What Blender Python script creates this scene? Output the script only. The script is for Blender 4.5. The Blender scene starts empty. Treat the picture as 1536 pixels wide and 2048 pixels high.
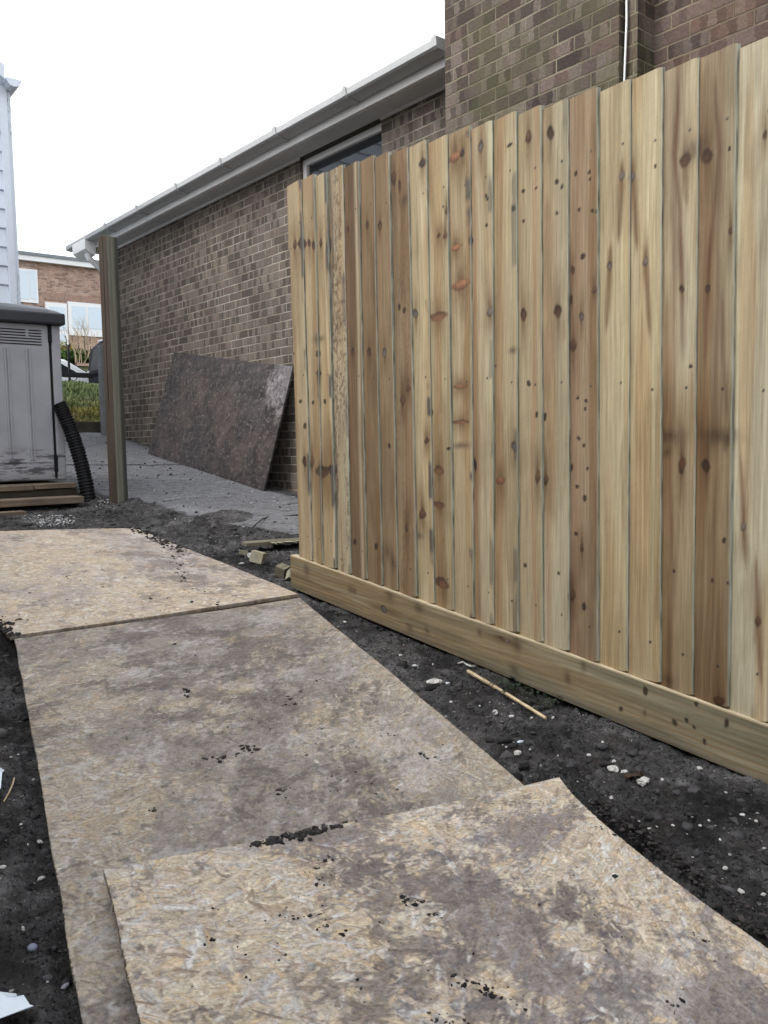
import bpy, bmesh, math, random
import numpy as np
from mathutils import Vector, Matrix
SC = bpy.context.scene; COL = SC.collection
R = math.radians
random.seed(7); rng = np.random.default_rng(11)

# ------------------------------------------------------------------ camera, world, sun, exposure
F, PIT, ROL, YAW, CAMH = 1657.0, R(4.73), R(0.95), R(37.9), 1.0
hf = np.array([math.sin(YAW), math.cos(YAW), 0]); hr = np.array([math.cos(YAW), -math.sin(YAW), 0]); Zv = np.array([0, 0, 1.0])
cf = hf*math.cos(PIT)-Zv*math.sin(PIT); cu0 = hf*math.sin(PIT)+Zv*math.cos(PIT)
cr = math.cos(ROL)*hr-math.sin(ROL)*cu0; cu = math.sin(ROL)*hr+math.cos(ROL)*cu0
CP = np.array([0, 0, CAMH])
cam = bpy.data.cameras.new('camera'); cam.sensor_fit = 'VERTICAL'; cam.sensor_height = 24; cam.lens = 24*F/2048
cam.clip_start = .05; cam.clip_end = 2000
co = bpy.data.objects.new('camera', cam); COL.objects.link(co)
M4 = Matrix.Identity(4)
for i in range(3):
    M4[i][0], M4[i][1], M4[i][2], M4[i][3] = cr[i], cu[i], -cf[i], CP[i]
co.matrix_world = M4; SC.camera = co

SUN_EL, SUN_AZ = R(46), R(284)      # azimuth measured clockwise from +y
w = bpy.data.worlds.new('World'); SC.world = w; w.use_nodes = True
nt = w.node_tree; nt.nodes.clear()
sky = nt.nodes.new('ShaderNodeTexSky'); sky.sky_type = 'NISHITA'; sky.sun_disc = False
sky.sun_elevation = SUN_EL; sky.sun_rotation = SUN_AZ; sky.air_density = 1.0; sky.dust_density = 6.0; sky.ozone_density = 1.0
hsv = nt.nodes.new('ShaderNodeHueSaturation'); hsv.inputs['Saturation'].default_value = .22
bg = nt.nodes.new('ShaderNodeBackground'); bg.inputs['Strength'].default_value = .15
wo = nt.nodes.new('ShaderNodeOutputWorld')
mx = nt.nodes.new('ShaderNodeMix'); mx.data_type = 'RGBA'; mx.inputs[0].default_value = .7; mx.inputs[7].default_value = (6.0, 6.3, 6.75, 1)   # even cloud cover
nt.links.new(sky.outputs[0], hsv.inputs['Color']); nt.links.new(hsv.outputs[0], mx.inputs[6]); nt.links.new(mx.outputs[2], bg.inputs[0]); nt.links.new(bg.outputs[0], wo.inputs[0])
sl = bpy.data.lights.new('sun', 'SUN'); sl.energy = 1.1; sl.angle = R(36); sl.color = (1, .985, .96)
so = bpy.data.objects.new('sun', sl); COL.objects.link(so)
sd = Vector((math.sin(SUN_AZ)*math.cos(SUN_EL), math.cos(SUN_AZ)*math.cos(SUN_EL), math.sin(SUN_EL)))
so.rotation_euler = sd.to_track_quat('Z', 'Y').to_euler()
SC.view_settings.view_transform = 'Standard'; SC.view_settings.look = 'None'
SC.view_settings.exposure = 1.2; SC.view_settings.gamma = 1; SC.view_settings.use_curve_mapping = False

# ------------------------------------------------------------------ helpers
def ray(x, y): return cf+cr*((x-768)/F)-cu*((y-1024)/F)
def at(x, y, Y):                      # point on the plane y = Y seen at photo pixel x, y
    d = ray(x, y); return CP+d*(Y/d[1])
def onx(x, y, X):
    d = ray(x, y); return CP+d*(X/d[0])
def sm(t):
    t = np.clip(t, 0, 1); return t*t*(3-2*t)
def hash2(ix, iy, s):
    h = (ix.astype(np.int64)*374761393+iy.astype(np.int64)*668265263+s*1442695041) & 0xffffffff
    h = ((h ^ (h >> 13))*1274126177) & 0xffffffff
    h = h ^ (h >> 16)
    return (h & 0xffffff)/float(0xffffff)
def vnoise(x, y, s=0):
    x = np.asarray(x, float); y = np.asarray(y, float)
    ix = np.floor(x); iy = np.floor(y); fx = x-ix; fy = y-iy
    fx = fx*fx*(3-2*fx); fy = fy*fy*(3-2*fy)
    a = hash2(ix, iy, s); b = hash2(ix+1, iy, s); c = hash2(ix, iy+1, s); d = hash2(ix+1, iy+1, s)
    return (a*(1-fx)+b*fx)*(1-fy)+(c*(1-fx)+d*fx)*fy
def fbm(x, y, s=0, o=4, g=.5):
    v = 0; a = 1; t = 0
    for i in range(o):
        v = v+a*vnoise(x*2**i+17.3*i, y*2**i-9.1*i, s+i*13); t += a; a *= g
    return v/t
def G(x, y):
    x = np.asarray(x, float); y = np.asarray(y, float)
    yy = np.clip(y, -6, 18.7)
    base = -.036+.0944*yy+.0496*np.maximum(0, yy-6.3)
    base = base-.17*sm((y-19.1)/1.2)+2.0*sm((y-27)/4.0)
    c = .07*(1-sm((y-3.2)/2.3))
    return base+c*np.clip(x-2.19, -4, 0)
def g1(x, y): return float(G(x, y))

def tag(o, label=None, cat=None, group=None, kind=None):
    if label: o['label'] = label
    if cat: o['category'] = cat
    if group: o['group'] = group
    if kind: o['kind'] = kind
    return o
def empty(name, loc=(0, 0, 0), rz=0):
    o = bpy.data.objects.new(name, None); COL.objects.link(o); o.location = loc; o.rotation_euler = (0, 0, rz)
    o.empty_display_size = .1; return o
def link(name, me, mat, parent=None, smooth=False):
    o = bpy.data.objects.new(name, me); COL.objects.link(o)
    if mat is not None and len(me.materials) == 0: me.materials.append(mat)
    if parent is not None: o.parent = parent
    if smooth:
        me.polygons.foreach_set('use_smooth', np.ones(len(me.polygons), bool))
    return o
class MB:
    """collects boxes, prisms, tubes as one mesh; with optional uv in metres"""
    def __init__(s): s.v = []; s.f = []; s.uv = []
    def quad(s, pts, uv=None):
        b = len(s.v); s.v += [tuple(map(float, p)) for p in pts]; s.f.append(tuple(range(b, b+len(pts))))
        s.uv += list(uv) if uv is not None else [(0, 0)]*len(pts)
    def box(s, a, b, fn=None, skip=''):
        x0, y0, z0 = a; x1, y1, z1 = b
        P = lambda x, y, z: (fn(x, y, z) if fn else (x, y, z))
        for k, c, u in (('-x', [(x0, y1, z0), (x0, y0, z0), (x0, y0, z1), (x0, y1, z1)], (1, 2)), ('+x', [(x1, y0, z0), (x1, y1, z0), (x1, y1, z1), (x1, y0, z1)], (1, 2)),
                        ('-y', [(x0, y0, z0), (x1, y0, z0), (x1, y0, z1), (x0, y0, z1)], (0, 2)), ('+y', [(x1, y1, z0), (x0, y1, z0), (x0, y1, z1), (x1, y1, z1)], (0, 2)),
                        ('-z', [(x0, y1, z0), (x1, y1, z0), (x1, y0, z0), (x0, y0, z0)], (0, 1)), ('+z', [(x0, y0, z1), (x1, y0, z1), (x1, y1, z1), (x0, y1, z1)], (0, 1))):
            if k in skip: continue
            s.quad([P(*q) for q in c], [(q[u[0]], q[u[1]]) for q in c])
    def tube(s, pts, rad, n=8, cap=True):
        pts = [Vector(p) for p in pts]; m = len(pts); rad = rad if hasattr(rad, '__len__') else [rad]*m
        rings = []; up = None
        for i, p in enumerate(pts):
            t = (pts[min(i+1, m-1)]-pts[max(i-1, 0)]).normalized()
            if up is None: up = t.orthogonal().normalized()
            up = (up-t*up.dot(t)).normalized(); bb = t.cross(up)
            base = len(s.v)
            for k in range(n):
                a = 2*math.pi*k/n; s.v.append(tuple(p+(up*math.cos(a)+bb*math.sin(a))*rad[i]))
            rings.append(base)
        for i in range(m-1):
            for k in range(n):
                s.f.append((rings[i]+k, rings[i]+(k+1) % n, rings[i+1]+(k+1) % n, rings[i+1]+k)); s.uv += [(0, 0)]*4
        if cap:
            s.f.append(tuple(rings[0]+k for k in reversed(range(n)))); s.uv += [(0, 0)]*n
            s.f.append(tuple(rings[-1]+k for k in range(n))); s.uv += [(0, 0)]*n
    def build(s, name, mat, parent=None, bevel=0, smooth=False, merge=False):
        me = bpy.data.meshes.new(name); me.from_pydata(s.v, [], s.f); 
        uvl = me.uv_layers.new(name='UVMap'); uvl.data.foreach_set('uv', np.array(s.uv, np.float32).ravel())
        if bevel > 0 or merge:
            bm = bmesh.new(); bm.from_mesh(me); bmesh.ops.remove_doubles(bm, verts=bm.verts, dist=1e-5)
            if bevel > 0:
                es = [e for e in bm.edges if len(e.link_faces) == 2 and e.calc_face_angle(0) > .5]
                bmesh.ops.bevel(bm, geom=es, offset=bevel, segments=2, profile=.6, affect='EDGES')
            bm.to_mesh(me); bm.free()
        me.update(); return link(name, me, mat, parent, smooth)
def grid_mesh(name, P, mat, parent=None, attrs=None, uv=None, smooth=True):
    """P: (ny, nx, 3) array of points -> grid mesh"""
    ny, nx = P.shape[:2]
    me = bpy.data.meshes.new(name)
    me.vertices.add(ny*nx); me.vertices.foreach_set('co', P.reshape(-1).astype(np.float32))
    i = np.arange((ny-1)*(nx-1)); r_, c_ = i//(nx-1), i % (nx-1); a = r_*nx+c_
    idx = np.stack([a, a+1, a+nx+1, a+nx], 1).astype(np.int32)
    me.loops.add(idx.size); me.loops.foreach_set('vertex_index', idx.ravel())
    me.polygons.add(len(idx)); me.polygons.foreach_set('loop_start', np.arange(len(idx), dtype=np.int32)*4)
    try: me.polygons.foreach_set('loop_total', np.full(len(idx), 4, np.int32))
    except Exception: pass
    me.update(calc_edges=True)
    if uv is not None:
        l = me.uv_layers.new(name='UVMap'); l.data.foreach_set('uv', uv.reshape(-1, 2)[idx.ravel()].astype(np.float32).ravel())
    for k, (typ, arr) in (attrs or {}).items():
        at_ = me.attributes.new(k, typ, 'POINT')
        if typ == 'FLOAT': at_.data.foreach_set('value', arr.reshape(-1).astype(np.float32))
        else:
            c4 = np.ones((ny*nx, 4), np.float32); c4[:, :3] = arr.reshape(-1, 3); at_.data.foreach_set('color', c4.ravel())
    me.validate()
    return link(name, me, mat, parent, smooth)
def tri_soup(name, V, Fc, mat, parent=None, cols=None, smooth=False):
    me = bpy.data.meshes.new(name); V = np.asarray(V, np.float32); Fc = np.asarray(Fc, np.int32); k = Fc.shape[1]
    me.vertices.add(len(V)); me.vertices.foreach_set('co', V.ravel())
    me.loops.add(Fc.size); me.loops.foreach_set('vertex_index', Fc.ravel())
    me.polygons.add(len(Fc)); me.polygons.foreach_set('loop_start', np.arange(len(Fc), dtype=np.int32)*k)
    try: me.polygons.foreach_set('loop_total', np.full(len(Fc), k, np.int32))
    except Exception: pass
    me.update(calc_edges=True)
    if cols is not None:
        a = me.attributes.new('col', 'FLOAT_COLOR', 'POINT'); c4 = np.ones((len(V), 4), np.float32); c4[:, :3] = cols; a.data.foreach_set('color', c4.ravel())
    me.validate(); return link(name, me, mat, parent, smooth)

# ------------------------------------------------------------------ node helpers
class NT:
    def __init__(s, name, rough=.8, spec=.3):
        s.mat = bpy.data.materials.new(name); s.mat.use_nodes = True; s.t = s.mat.node_tree; s.t.nodes.clear()
        s.out = s.t.nodes.new('ShaderNodeOutputMaterial'); s.b = s.t.nodes.new('ShaderNodeBsdfPrincipled')
        s.t.links.new(s.b.outputs[0], s.out.inputs[0]); s.b.inputs['Roughness'].default_value = rough
        s.b.inputs['Specular IOR Level'].default_value = spec
    def n(s, ty, **p):
        o = s.t.nodes.new(ty)
        for k, v in p.items(): setattr(o, k, v)
        return o
    def put(s, sock, v):
        if v is None: return
        if hasattr(v, 'is_output'): s.t.links.new(v, sock)
        else:
            if isinstance(v, (tuple, list)) and len(v) == 3 and sock.type == 'RGBA': v = (*v, 1)
            sock.default_value = v
    def m(s, op, a, b=None, c=None, clamp=False):
        o = s.n('ShaderNodeMath', operation=op); o.use_clamp = clamp
        for i, v in enumerate((a, b, c)): s.put(o.inputs[i], v)
        return o.outputs[0]
    def v(s, op, a, b=None):
        o = s.n('ShaderNodeVectorMath', operation=op)
        s.put(o.inputs[0], a)
        if op == 'SCALE': s.put(o.inputs['Scale'], b)
        else: s.put(o.inputs[1], b)
        return o.outputs[0]
    def mix(s, f, a, b, bl='MIX'):
        o = s.n('ShaderNodeMix', data_type='RGBA', blend_type=bl); s.put(o.inputs[0], f); s.put(o.inputs[6], a); s.put(o.inputs[7], b); return o.outputs[2]
    def noise(s, vec, sc, det=3, ro=.5, dist=0, out=0):
        o = s.n('ShaderNodeTexNoise'); s.put(o.inputs['Vector'], vec); o.inputs['Scale'].default_value = sc; o.inputs['Detail'].default_value = det
        o.inputs['Roughness'].default_value = ro; o.inputs['Distortion'].default_value = dist; return o.outputs[out]
    def vor(s, vec, sc, feature='F1', rand=1):
        o = s.n('ShaderNodeTexVoronoi', feature=feature); s.put(o.inputs['Vector'], vec); o.inputs['Scale'].default_value = sc; o.inputs['Randomness'].default_value = rand; return o
    def white(s, vec):
        o = s.n('ShaderNodeTexWhiteNoise', noise_dimensions='3D'); s.put(o.inputs['Vector'], vec); return o
    def step(s, x, a, b):
        o = s.n('ShaderNodeMapRange', interpolation_type='SMOOTHSTEP'); s.put(o.inputs['Value'], x); s.put(o.inputs['From Min'], a); s.put(o.inputs['From Max'], b); return o.outputs[0]
    def ramp(s, f, stops):
        o = s.n('ShaderNodeValToRGB'); s.put(o.inputs[0], f); e = o.color_ramp.elements
        while len(e) < len(stops): e.new(.5)
        for i, (p, c) in enumerate(stops): e[i].position = p; e[i].color = (*c, 1)
        return o.outputs[0]
    def map(s, vec, loc=(0, 0, 0), rot=(0, 0, 0), sc=(1, 1, 1)):
        o = s.n('ShaderNodeMapping'); s.put(o.inputs[0], vec); o.inputs[1].default_value = loc; o.inputs[2].default_value = rot; o.inputs[3].default_value = sc; return o.outputs[0]
    def xyz(s, vec):
        o = s.n('ShaderNodeSeparateXYZ'); s.put(o.inputs[0], vec); return o.outputs
    def comb(s, x=0., y=0., z=0.):
        o = s.n('ShaderNodeCombineXYZ'); s.put(o.inputs[0], x); s.put(o.inputs[1], y); s.put(o.inputs[2], z); return o.outputs[0]
    def uv(s): return s.n('ShaderNodeUVMap', uv_map='UVMap').outputs[0]
    def obj(s): return s.n('ShaderNodeTexCoord').outputs['Object']
    def attr(s, name, out='Color'): return s.n('ShaderNodeAttribute', attribute_name=name).outputs[out]
    def orand(s): return s.n('ShaderNodeObjectInfo').outputs['Random']
    def bump(s, h, st=.5, d=.01):
        o = s.n('ShaderNodeBump'); o.inputs['Strength'].default_value = st; o.inputs['Distance'].default_value = d; s.put(o.inputs['Height'], h); s.t.links.new(o.outputs[0], s.b.inputs['Normal'])
    def color(s, c): s.put(s.b.inputs['Base Color'], c)
    def rough(s, r): s.put(s.b.inputs['Roughness'], r)

def plain(name, col, rough=.6, spec=.4, var=.12, sc=6, metal=0):
    t = NT(name, rough, spec); o = t.obj()
    n = t.noise(o, sc, 5, .6); n2 = t.noise(o, sc*9, 3, .6)
    f = t.m('ADD', t.m('MULTIPLY', n, .65), t.m('MULTIPLY', n2, .35))
    lo = tuple(c*(1-var*2) for c in col); hi = tuple(min(1, c*(1+var*1.2)) for c in col)
    t.color(t.ramp(f, [(.3, lo), (.7, hi)])); t.b.inputs['Metallic'].default_value = metal
    t.rough(t.m('ADD', t.m('MULTIPLY', n, .25), rough-.12))
    return t.mat
def brick_mat(name, cols, mortar, green=0., rowh=.075, bl=.225, brindle=.75, mw=.005):
    t = NT(name, .9, .2); uv = t.uv(); u, v, _ = t.xyz(uv)
    wob = t.noise(uv, 9, 2); wv = t.m('MULTIPLY', t.m('SUBTRACT', wob, .5), .007)
    v2 = t.m('ADD', v, wv); u2 = t.m('ADD', u, wv)
    row = t.m('FLOOR', t.m('DIVIDE', v2, rowh)); par = t.m('MODULO', t.m('ADD', row, 1000.), 2.)
    jit = t.white(t.comb(row, 3.3, 0.)).outputs[0]
    uu = t.m('ADD', t.m('ADD', u2, t.m('MULTIPLY', par, bl/2)), t.m('MULTIPLY', jit, .02))
    colm = t.m('FLOOR', t.m('DIVIDE', uu, bl))
    fu = t.m('SUBTRACT', uu, t.m('MULTIPLY', colm, bl)); fv = t.m('SUBTRACT', v2, t.m('MULTIPLY', row, rowh))
    du = t.m('MINIMUM', fu, t.m('SUBTRACT', bl, fu)); dv = t.m('MINIMUM', fv, t.m('SUBTRACT', rowh, fv))
    edge = t.m('MINIMUM', du, dv)
    rn = t.noise(uv, 120, 3, .6)
    e2 = t.m('ADD', edge, t.m('MULTIPLY', t.m('SUBTRACT', rn, .5), .005))
    mask = t.step(e2, mw-.0015, mw+.0015)
    wn = t.white(t.comb(colm, row, 0.)); r1 = wn.outputs[0]
    seg = t.m('FLOOR', t.m('ADD', t.m('DIVIDE', uu, .047), t.m('MULTIPLY', t.noise(uv, 26, 2), .9)))
    s1 = t.white(t.comb(seg, row, 7.)).outputs[0]
    base = t.ramp(r1, [(i/(len(cols)-1), c) for i, c in enumerate(cols)])
    dark = t.mix(1., base, (.47, .46, .47), 'MULTIPLY'); lite = t.mix(.36, base, (.22, .19, .165))
    on = t.m('MULTIPLY', t.step(s1, .50, .56), brindle); on2 = t.m('MULTIPLY', t.step(s1, .30, .24), brindle)
    hole = t.step(r1, .78, .80)   # some bricks uniform
    on = t.m('MULTIPLY', on, t.m('SUBTRACT', 1., t.m('MULTIPLY', hole, .8)))
    c = t.mix(on, base, dark); c = t.mix(on2, c, lite)
    fine = t.noise(uv, 60, 5, .65)
    c = t.mix(1., c, t.ramp(fine, [(.25, (.66, .66, .66)), (.75, (1.3, 1.28, 1.25))]), 'MULTIPLY')
    mort = t.mix(t.noise(uv, 45, 4, .6), tuple(x*.62 for x in mortar), mortar)
    mort = t.mix(t.step(t.noise(uv, 3.1, 3), .42, .62), t.mix(1., mort, (.62, .6, .58), 'MULTIPLY'), mort)
    c = t.mix(mask, mort, c)
    big = t.noise(uv, 1.1, 4, .6)
    c = t.mix(1., c, t.ramp(big, [(.3, (.82, .82, .83)), (.7, (1.12, 1.1, 1.08))]), 'MULTIPLY')
    if green:
        gm = t.m('MULTIPLY', t.step(t.noise(uv, 2.4, 4, .65), .44, .64), green)
        c = t.mix(gm, c, t.mix(.55, c, (.075, .085, .035)))
    t.color(c); t.bump(t.m('ADD', t.m('MULTIPLY', mask, 1.), t.m('MULTIPLY', fine, .5)), .9, .006)
    t.rough(.92); return t.mat
def wood_mat(name, cols, axis=0, rough=.75, green=.0, sc=1.):
    """long-grain timber; axis = grain axis in object space"""
    t = NT(name, rough, .25); o = t.v('ADD', t.obj(), t.v('SCALE', t.comb(1., 2.3, .7), t.m('MULTIPLY', t.orand(), 9.)))
    s = [60*sc]*3; s[axis] = 2.2; g = t.noise(t.map(o, sc=tuple(s)), 1., 5, .6, .3)
    s2 = [14*sc]*3; s2[axis] = .8; b = t.noise(t.map(o, sc=tuple(s2)), 1., 3, .5, .6)
    ring = t.m('FRACT', t.m('MULTIPLY', b, 9.)); f = t.m('ADD', t.m('MULTIPLY', g, .55), t.m('ADD', t.m('MULTIPLY', ring, .18), t.m('MULTIPLY', b, .3)))
    c = t.ramp(f, [(.25, cols[0]), (.52, cols[1]), (.78, cols[2])])
    bl = t.noise(o, 5, 4, .6); c = t.mix(1., c, t.ramp(bl, [(.3, (.7, .7, .7)), (.7, (1.12, 1.12, 1.1))]), 'MULTIPLY')
    s3 = [9.]*3; s3[axis] = 3.5; kn = t.vor(t.map(o, sc=tuple(s3)), 1.); c = t.mix(t.m('MULTIPLY', t.step(kn.outputs[0], .15, .08), .75), c, (.06, .035, .02))
    if green: c = t.mix(t.m('MULTIPLY', t.step(t.noise(o, 3, 3), .4, .65), green), c, (.10, .115, .07))
    t.color(c); t.bump(g, .4, .003); return t.mat
def attr_mat(name, rough=.8, grain=None, bump=.3, bd=.002, spec=.3):
    t = NT(name, rough, spec); c = t.attr('col')
    if grain is not None:
        o = t.obj(); g = t.noise(t.map(o, sc=grain), 1., 5, .65); g2 = t.noise(t.map(o, sc=tuple(x*.25 for x in grain)), 1., 3, .6)
        c = t.mix(1., c, t.ramp(g, [(.30, (.76, .74, .71)), (.70, (1.18, 1.17, 1.16))]), 'MULTIPLY')
        t.bump(t.m('ADD', g, g2), bump, bd)
    t.color(c); return t.mat

def osb_mat(name, bump=.6):
    """strand board: strand colours and heights come from the board's own mesh attributes, fine fibre, pits and specks from noise"""
    t = NT(name, .85, .2); uv = t.uv(); c = t.attr('col'); h = t.attr('lift', 'Fac'); d = t.attr('dirt', 'Fac')
    n2 = t.noise(uv, 28, 6, .75); n3 = t.noise(uv, 120, 5, .75); n4 = t.noise(t.map(uv, rot=(0, 0, R(33)), sc=(60, 300, 1)), 1., 4, .7)
    mo = t.m('ADD', t.m('MULTIPLY', n3, .5), t.m('ADD', t.m('MULTIPLY', n4, .25), t.m('MULTIPLY', n2, .25)))
    c = t.mix(1., c, t.ramp(mo, [(.36, (.40, .38, .37)), (.47, (.95, .95, .95)), (.62, (1.38, 1.38, 1.38))]), 'MULTIPLY')
    pit = t.step(t.noise(t.map(uv, rot=(0, 0, R(-20)), sc=(80, 170, 1)), 1., 4, .7), .35, .30); c = t.mix(t.m('MULTIPLY', pit, .65), c, (.04, .033, .03))
    sp = t.noise(uv, 55, 5, .65, .5); spk = t.step(t.m('ADD', sp, t.m('MULTIPLY', d, .08)), .69, .72)
    c = t.mix(t.m('MULTIPLY', spk, .85), c, (.026, .022, .021))
    t.color(c); t.rough(t.m('SUBTRACT', .92, t.m('MULTIPLY', d, .22)))
    t.bump(t.m('ADD', t.m('ADD', t.m('MULTIPLY', h, 1.1), t.m('MULTIPLY', n3, .5)), t.m('MULTIPLY', n2, .5)), bump, .004); return t.mat
def paint_osb(L1, L2, nx, ny, seed, pal, scl=1., flat=.0):
    """rasterise several layers of random wood strands; returns colour (ny,nx,3), strand height, per-strand random"""
    r = np.random.default_rng(seed); C_ = np.tile(np.array(pal[0], float), (ny, nx, 1)); Hh = np.zeros((ny, nx)); Rn = np.zeros((ny, nx))
    n = int(L1*L2/.00060*3.0/scl**2); pa = np.array(pal, float); dx, dy = L1/(nx-1), L2/(ny-1)
    for k in range(n):
        big = r.random(); ln = scl*(.03+.085*r.random()**1.3)*(.6 if k > .75*n else 1); wd = scl*(.004+.020*r.random()**1.6)*(.55 if k > .75*n else 1)
        an = r.normal(0, .75)+(1.57 if r.random() < .3 else 0); ca, sa = math.cos(an), math.sin(an); cx, cy = r.random()*L1, r.random()*L2
        ex = abs(ca)*ln/2+abs(sa)*wd/2; ey = abs(sa)*ln/2+abs(ca)*wd/2
        i0, i1 = max(0, int((cx-ex)/dx)), min(nx, int((cx+ex)/dx)+2); j0, j1 = max(0, int((cy-ey)/dy)), min(ny, int((cy+ey)/dy)+2)
        if i1 <= i0 or j1 <= j0: continue
        X = np.arange(i0, i1)*dx-cx; Y = (np.arange(j0, j1)*dy-cy)[:, None]
        u = X*ca+Y*sa; v = -X*sa+Y*ca; tp = r.normal(0, .25); wv = wd/2*(1+tp*u/ln*2); end = ln/2+.012*r.normal()*v/wd
        m = np.clip((wv-np.abs(v))/(dx*1.2)+.5, 0, 1)*np.clip((end-np.abs(u))/(dx*1.2)+.5, 0, 1)
        col = pa[r.integers(len(pa))]*r.uniform(.80, 1.15); fib = 1+.10*np.sin(v/wd*r.uniform(6, 16)+r.uniform(0, 6))+r.normal(0, .10)*v/wd*2
        al = (m*r.uniform(.75, 1.))[..., None]; S = (slice(j0, j1), slice(i0, i1))
        sh = np.clip(m-np.roll(np.roll(m, 1, 0), -1, 1), 0, 1)[..., None]  # thin shadow painted along one side of every strand
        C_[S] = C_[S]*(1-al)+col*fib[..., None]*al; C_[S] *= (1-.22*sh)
        hv = r.random(); Hh[S] = Hh[S]*(1-m)+hv*m; Rn[S] = Rn[S]*(1-m)+r.random()*m
    return C_, Hh, Rn
def soil_osb(C_, Rn, U, V, D, films, seed):
    """ground-in mud: films is a list of (colour, bias, scale, strength); edges broken strand by strand"""
    for k, (col, bias, sc, st) in enumerate(films):
        q = fbm(U*sc, V*sc, seed+k*7, 6, .62)-.5; q2 = fbm(U*sc*9, V*sc*9, seed+k*7+3, 3, .6)-.5; sm_ = fbm(U*30+V*12, V*4-U*3, seed+k*7+5, 3)-.5
        f = q*2.6+q2*.9+sm_*.5+(Rn-.5)*.32+bias+(D if k == 0 else D*.35); m = (st*sm((f+.12)/.42))[..., None]
        cc = np.array(col)*(1+.9*(fbm(U*70, V*70, seed+k*7+6, 3)-.5)+.5*q2)[..., None]; C_ = C_*(1-m)+cc*m
    return C_

# ------------------------------------------------------------------ materials
M = {}
M['brick'] = brick_mat('house brick', [(.122, .101, .084), (.145, .121, .101), (.108, .091, .079), (.155, .131, .112), (.133, .106, .090), (.120, .101, .086)], (.40, .365, .30), mw=.0052)
M['brick_green'] = brick_mat('chimney brick', [(.088, .068, .055), (.115, .089, .073), (.072, .056, .048), (.135, .108, .09), (.108, .075, .063), (.086, .068, .058)], (.27, .235, .17), green=.7)
M['brick_brown'] = brick_mat('right wall brick', [(.10, .067, .052), (.115, .078, .062), (.072, .053, .046), (.125, .092, .078), (.088, .06, .052)], (.25, .205, .15), brindle=.5)
M['brick_red'] = brick_mat('far red brick', [(.44, .27, .205), (.52, .34, .265), (.27, .155, .12), (.55, .37, .30), (.48, .29, .22)], (.60, .52, .45), brindle=.4, mw=.010)
M['upvc'] = plain('white upvc', (.84, .81, .78), .35, .5, .05, 3)
M['gutter'] = plain('gutter plastic', (.43, .43, .425), .4, .5, .06, 3)
M['upvc_dull'] = plain('dull white soffit', (.56, .545, .53), .5, .4, .08, 3)
M['roof'] = plain('roof tile', (.10, .085, .08), .85, .2, .2, 5)
M['clad'] = plain('pale cladding', (.72, .77, .84), .5, .4, .05, 2)
M['white'] = plain('white frame', (.8, .8, .8), .4, .4, .03, 3)
M['dark'] = plain('dark void', (.02, .02, .022), .6, .3)
M['shed'] = None
def glass_mat(name, base, rough=.04):
    t = NT(name, rough, .8); t.color(base); t.b.inputs['IOR'].default_value = 1.55; return t.mat
M['glass'] = glass_mat('dark window glass', (.015, .018, .022))
M['glass_far'] = glass_mat('glass with painted sky and curtains', (.56, .65, .72), .08)  # pale blue base paints in the sky reflection along with net curtains
M['pt_wood'] = wood_mat('treated timber', [(.085, .075, .05), (.16, .145, .10), (.25, .23, .165)], 0, green=.35)
M['pt_wood_y'] = wood_mat('treated timber y', [(.10, .085, .055), (.18, .155, .105), (.28, .245, .17)], 1, green=.2)
M['plank'] = wood_mat('worn plank', [(.10, .075, .055), (.19, .145, .105), (.27, .215, .16)], 0, green=.1)
M['old_wood'] = wood_mat('old dark timber', [(.03, .026, .02), (.065, .055, .042), (.11, .095, .075)], 0)
M['pale_wood'] = wood_mat('fresh offcut', [(.22, .20, .14), (.36, .33, .24), (.50, .46, .35)], 0)
M['stick'] = wood_mat('pale batten', [(.34, .25, .15), (.50, .39, .25), (.60, .49, .33)], 0)

# concrete with crack and dirt
def concrete_mat():
    t = NT('rough concrete', .9, .25); o = t.obj(); x, y, z = t.xyz(o)
    n1 = t.noise(o, 1.6, 5, .6); n2 = t.noise(o, 16, 6, .72); n3 = t.noise(o, 75, 4, .7)
    c = t.ramp(t.m('ADD', t.m('MULTIPLY', n1, .45), t.m('MULTIPLY', n2, .55)), [(.3, (.12, .12, .125)), (.5, (.20, .20, .208)), (.72, (.28, .28, .288))])
    c = t.mix(1., c, t.ramp(n3, [(.3, (.55, .55, .55)), (.7, (1.35, 1.35, 1.35))]), 'MULTIPLY')
    st = t.noise(t.map(o, rot=(0, 0, R(28)), sc=(6, 34, 1)), 1., 5, .7)
    c = t.mix(t.m('MULTIPLY', t.step(st, .54, .62), t.m('MULTIPLY', t.step(n1, .36, .52), .8)), c, (.05, .046, .044))
    wh = t.step(t.noise(t.map(o, rot=(0, 0, R(28)), sc=(24, 60, 1)), 1., 3, .7), .62, .68)
    c = t.mix(t.m('MULTIPLY', wh, .75), c, (.5, .49, .48))
    ln = t.m('ADD', t.m('SUBTRACT', y, 8.62), t.m('MULTIPLY', x, .165)); ln = t.m('ADD', ln, t.m('MULTIPLY', t.m('SUBTRACT', t.noise(o, 3.5, 3), .5), .16))
    ln = t.m('SUBTRACT', ln, 0.)
    c = t.mix(t.m('MULTIPLY', t.step(t.m('ABSOLUTE', ln), .04, .015), .92), c, (.012, .011, .011))
    d = t.attr('dirt', 'Fac'); dm = t.step(t.m('ADD', d, t.m('MULTIPLY', t.m('SUBTRACT', n2, .5), 1.5)), .4, .75)
    c = t.mix(t.m('MULTIPLY', dm, .9), c, (.04, .036, .034))
    t.color(c); t.bump(t.m('ADD', t.m('MULTIPLY', n2, .9), t.m('MULTIPLY', n3, .6)), 1., .025); return t.mat
M['concrete'] = concrete_mat()
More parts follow.
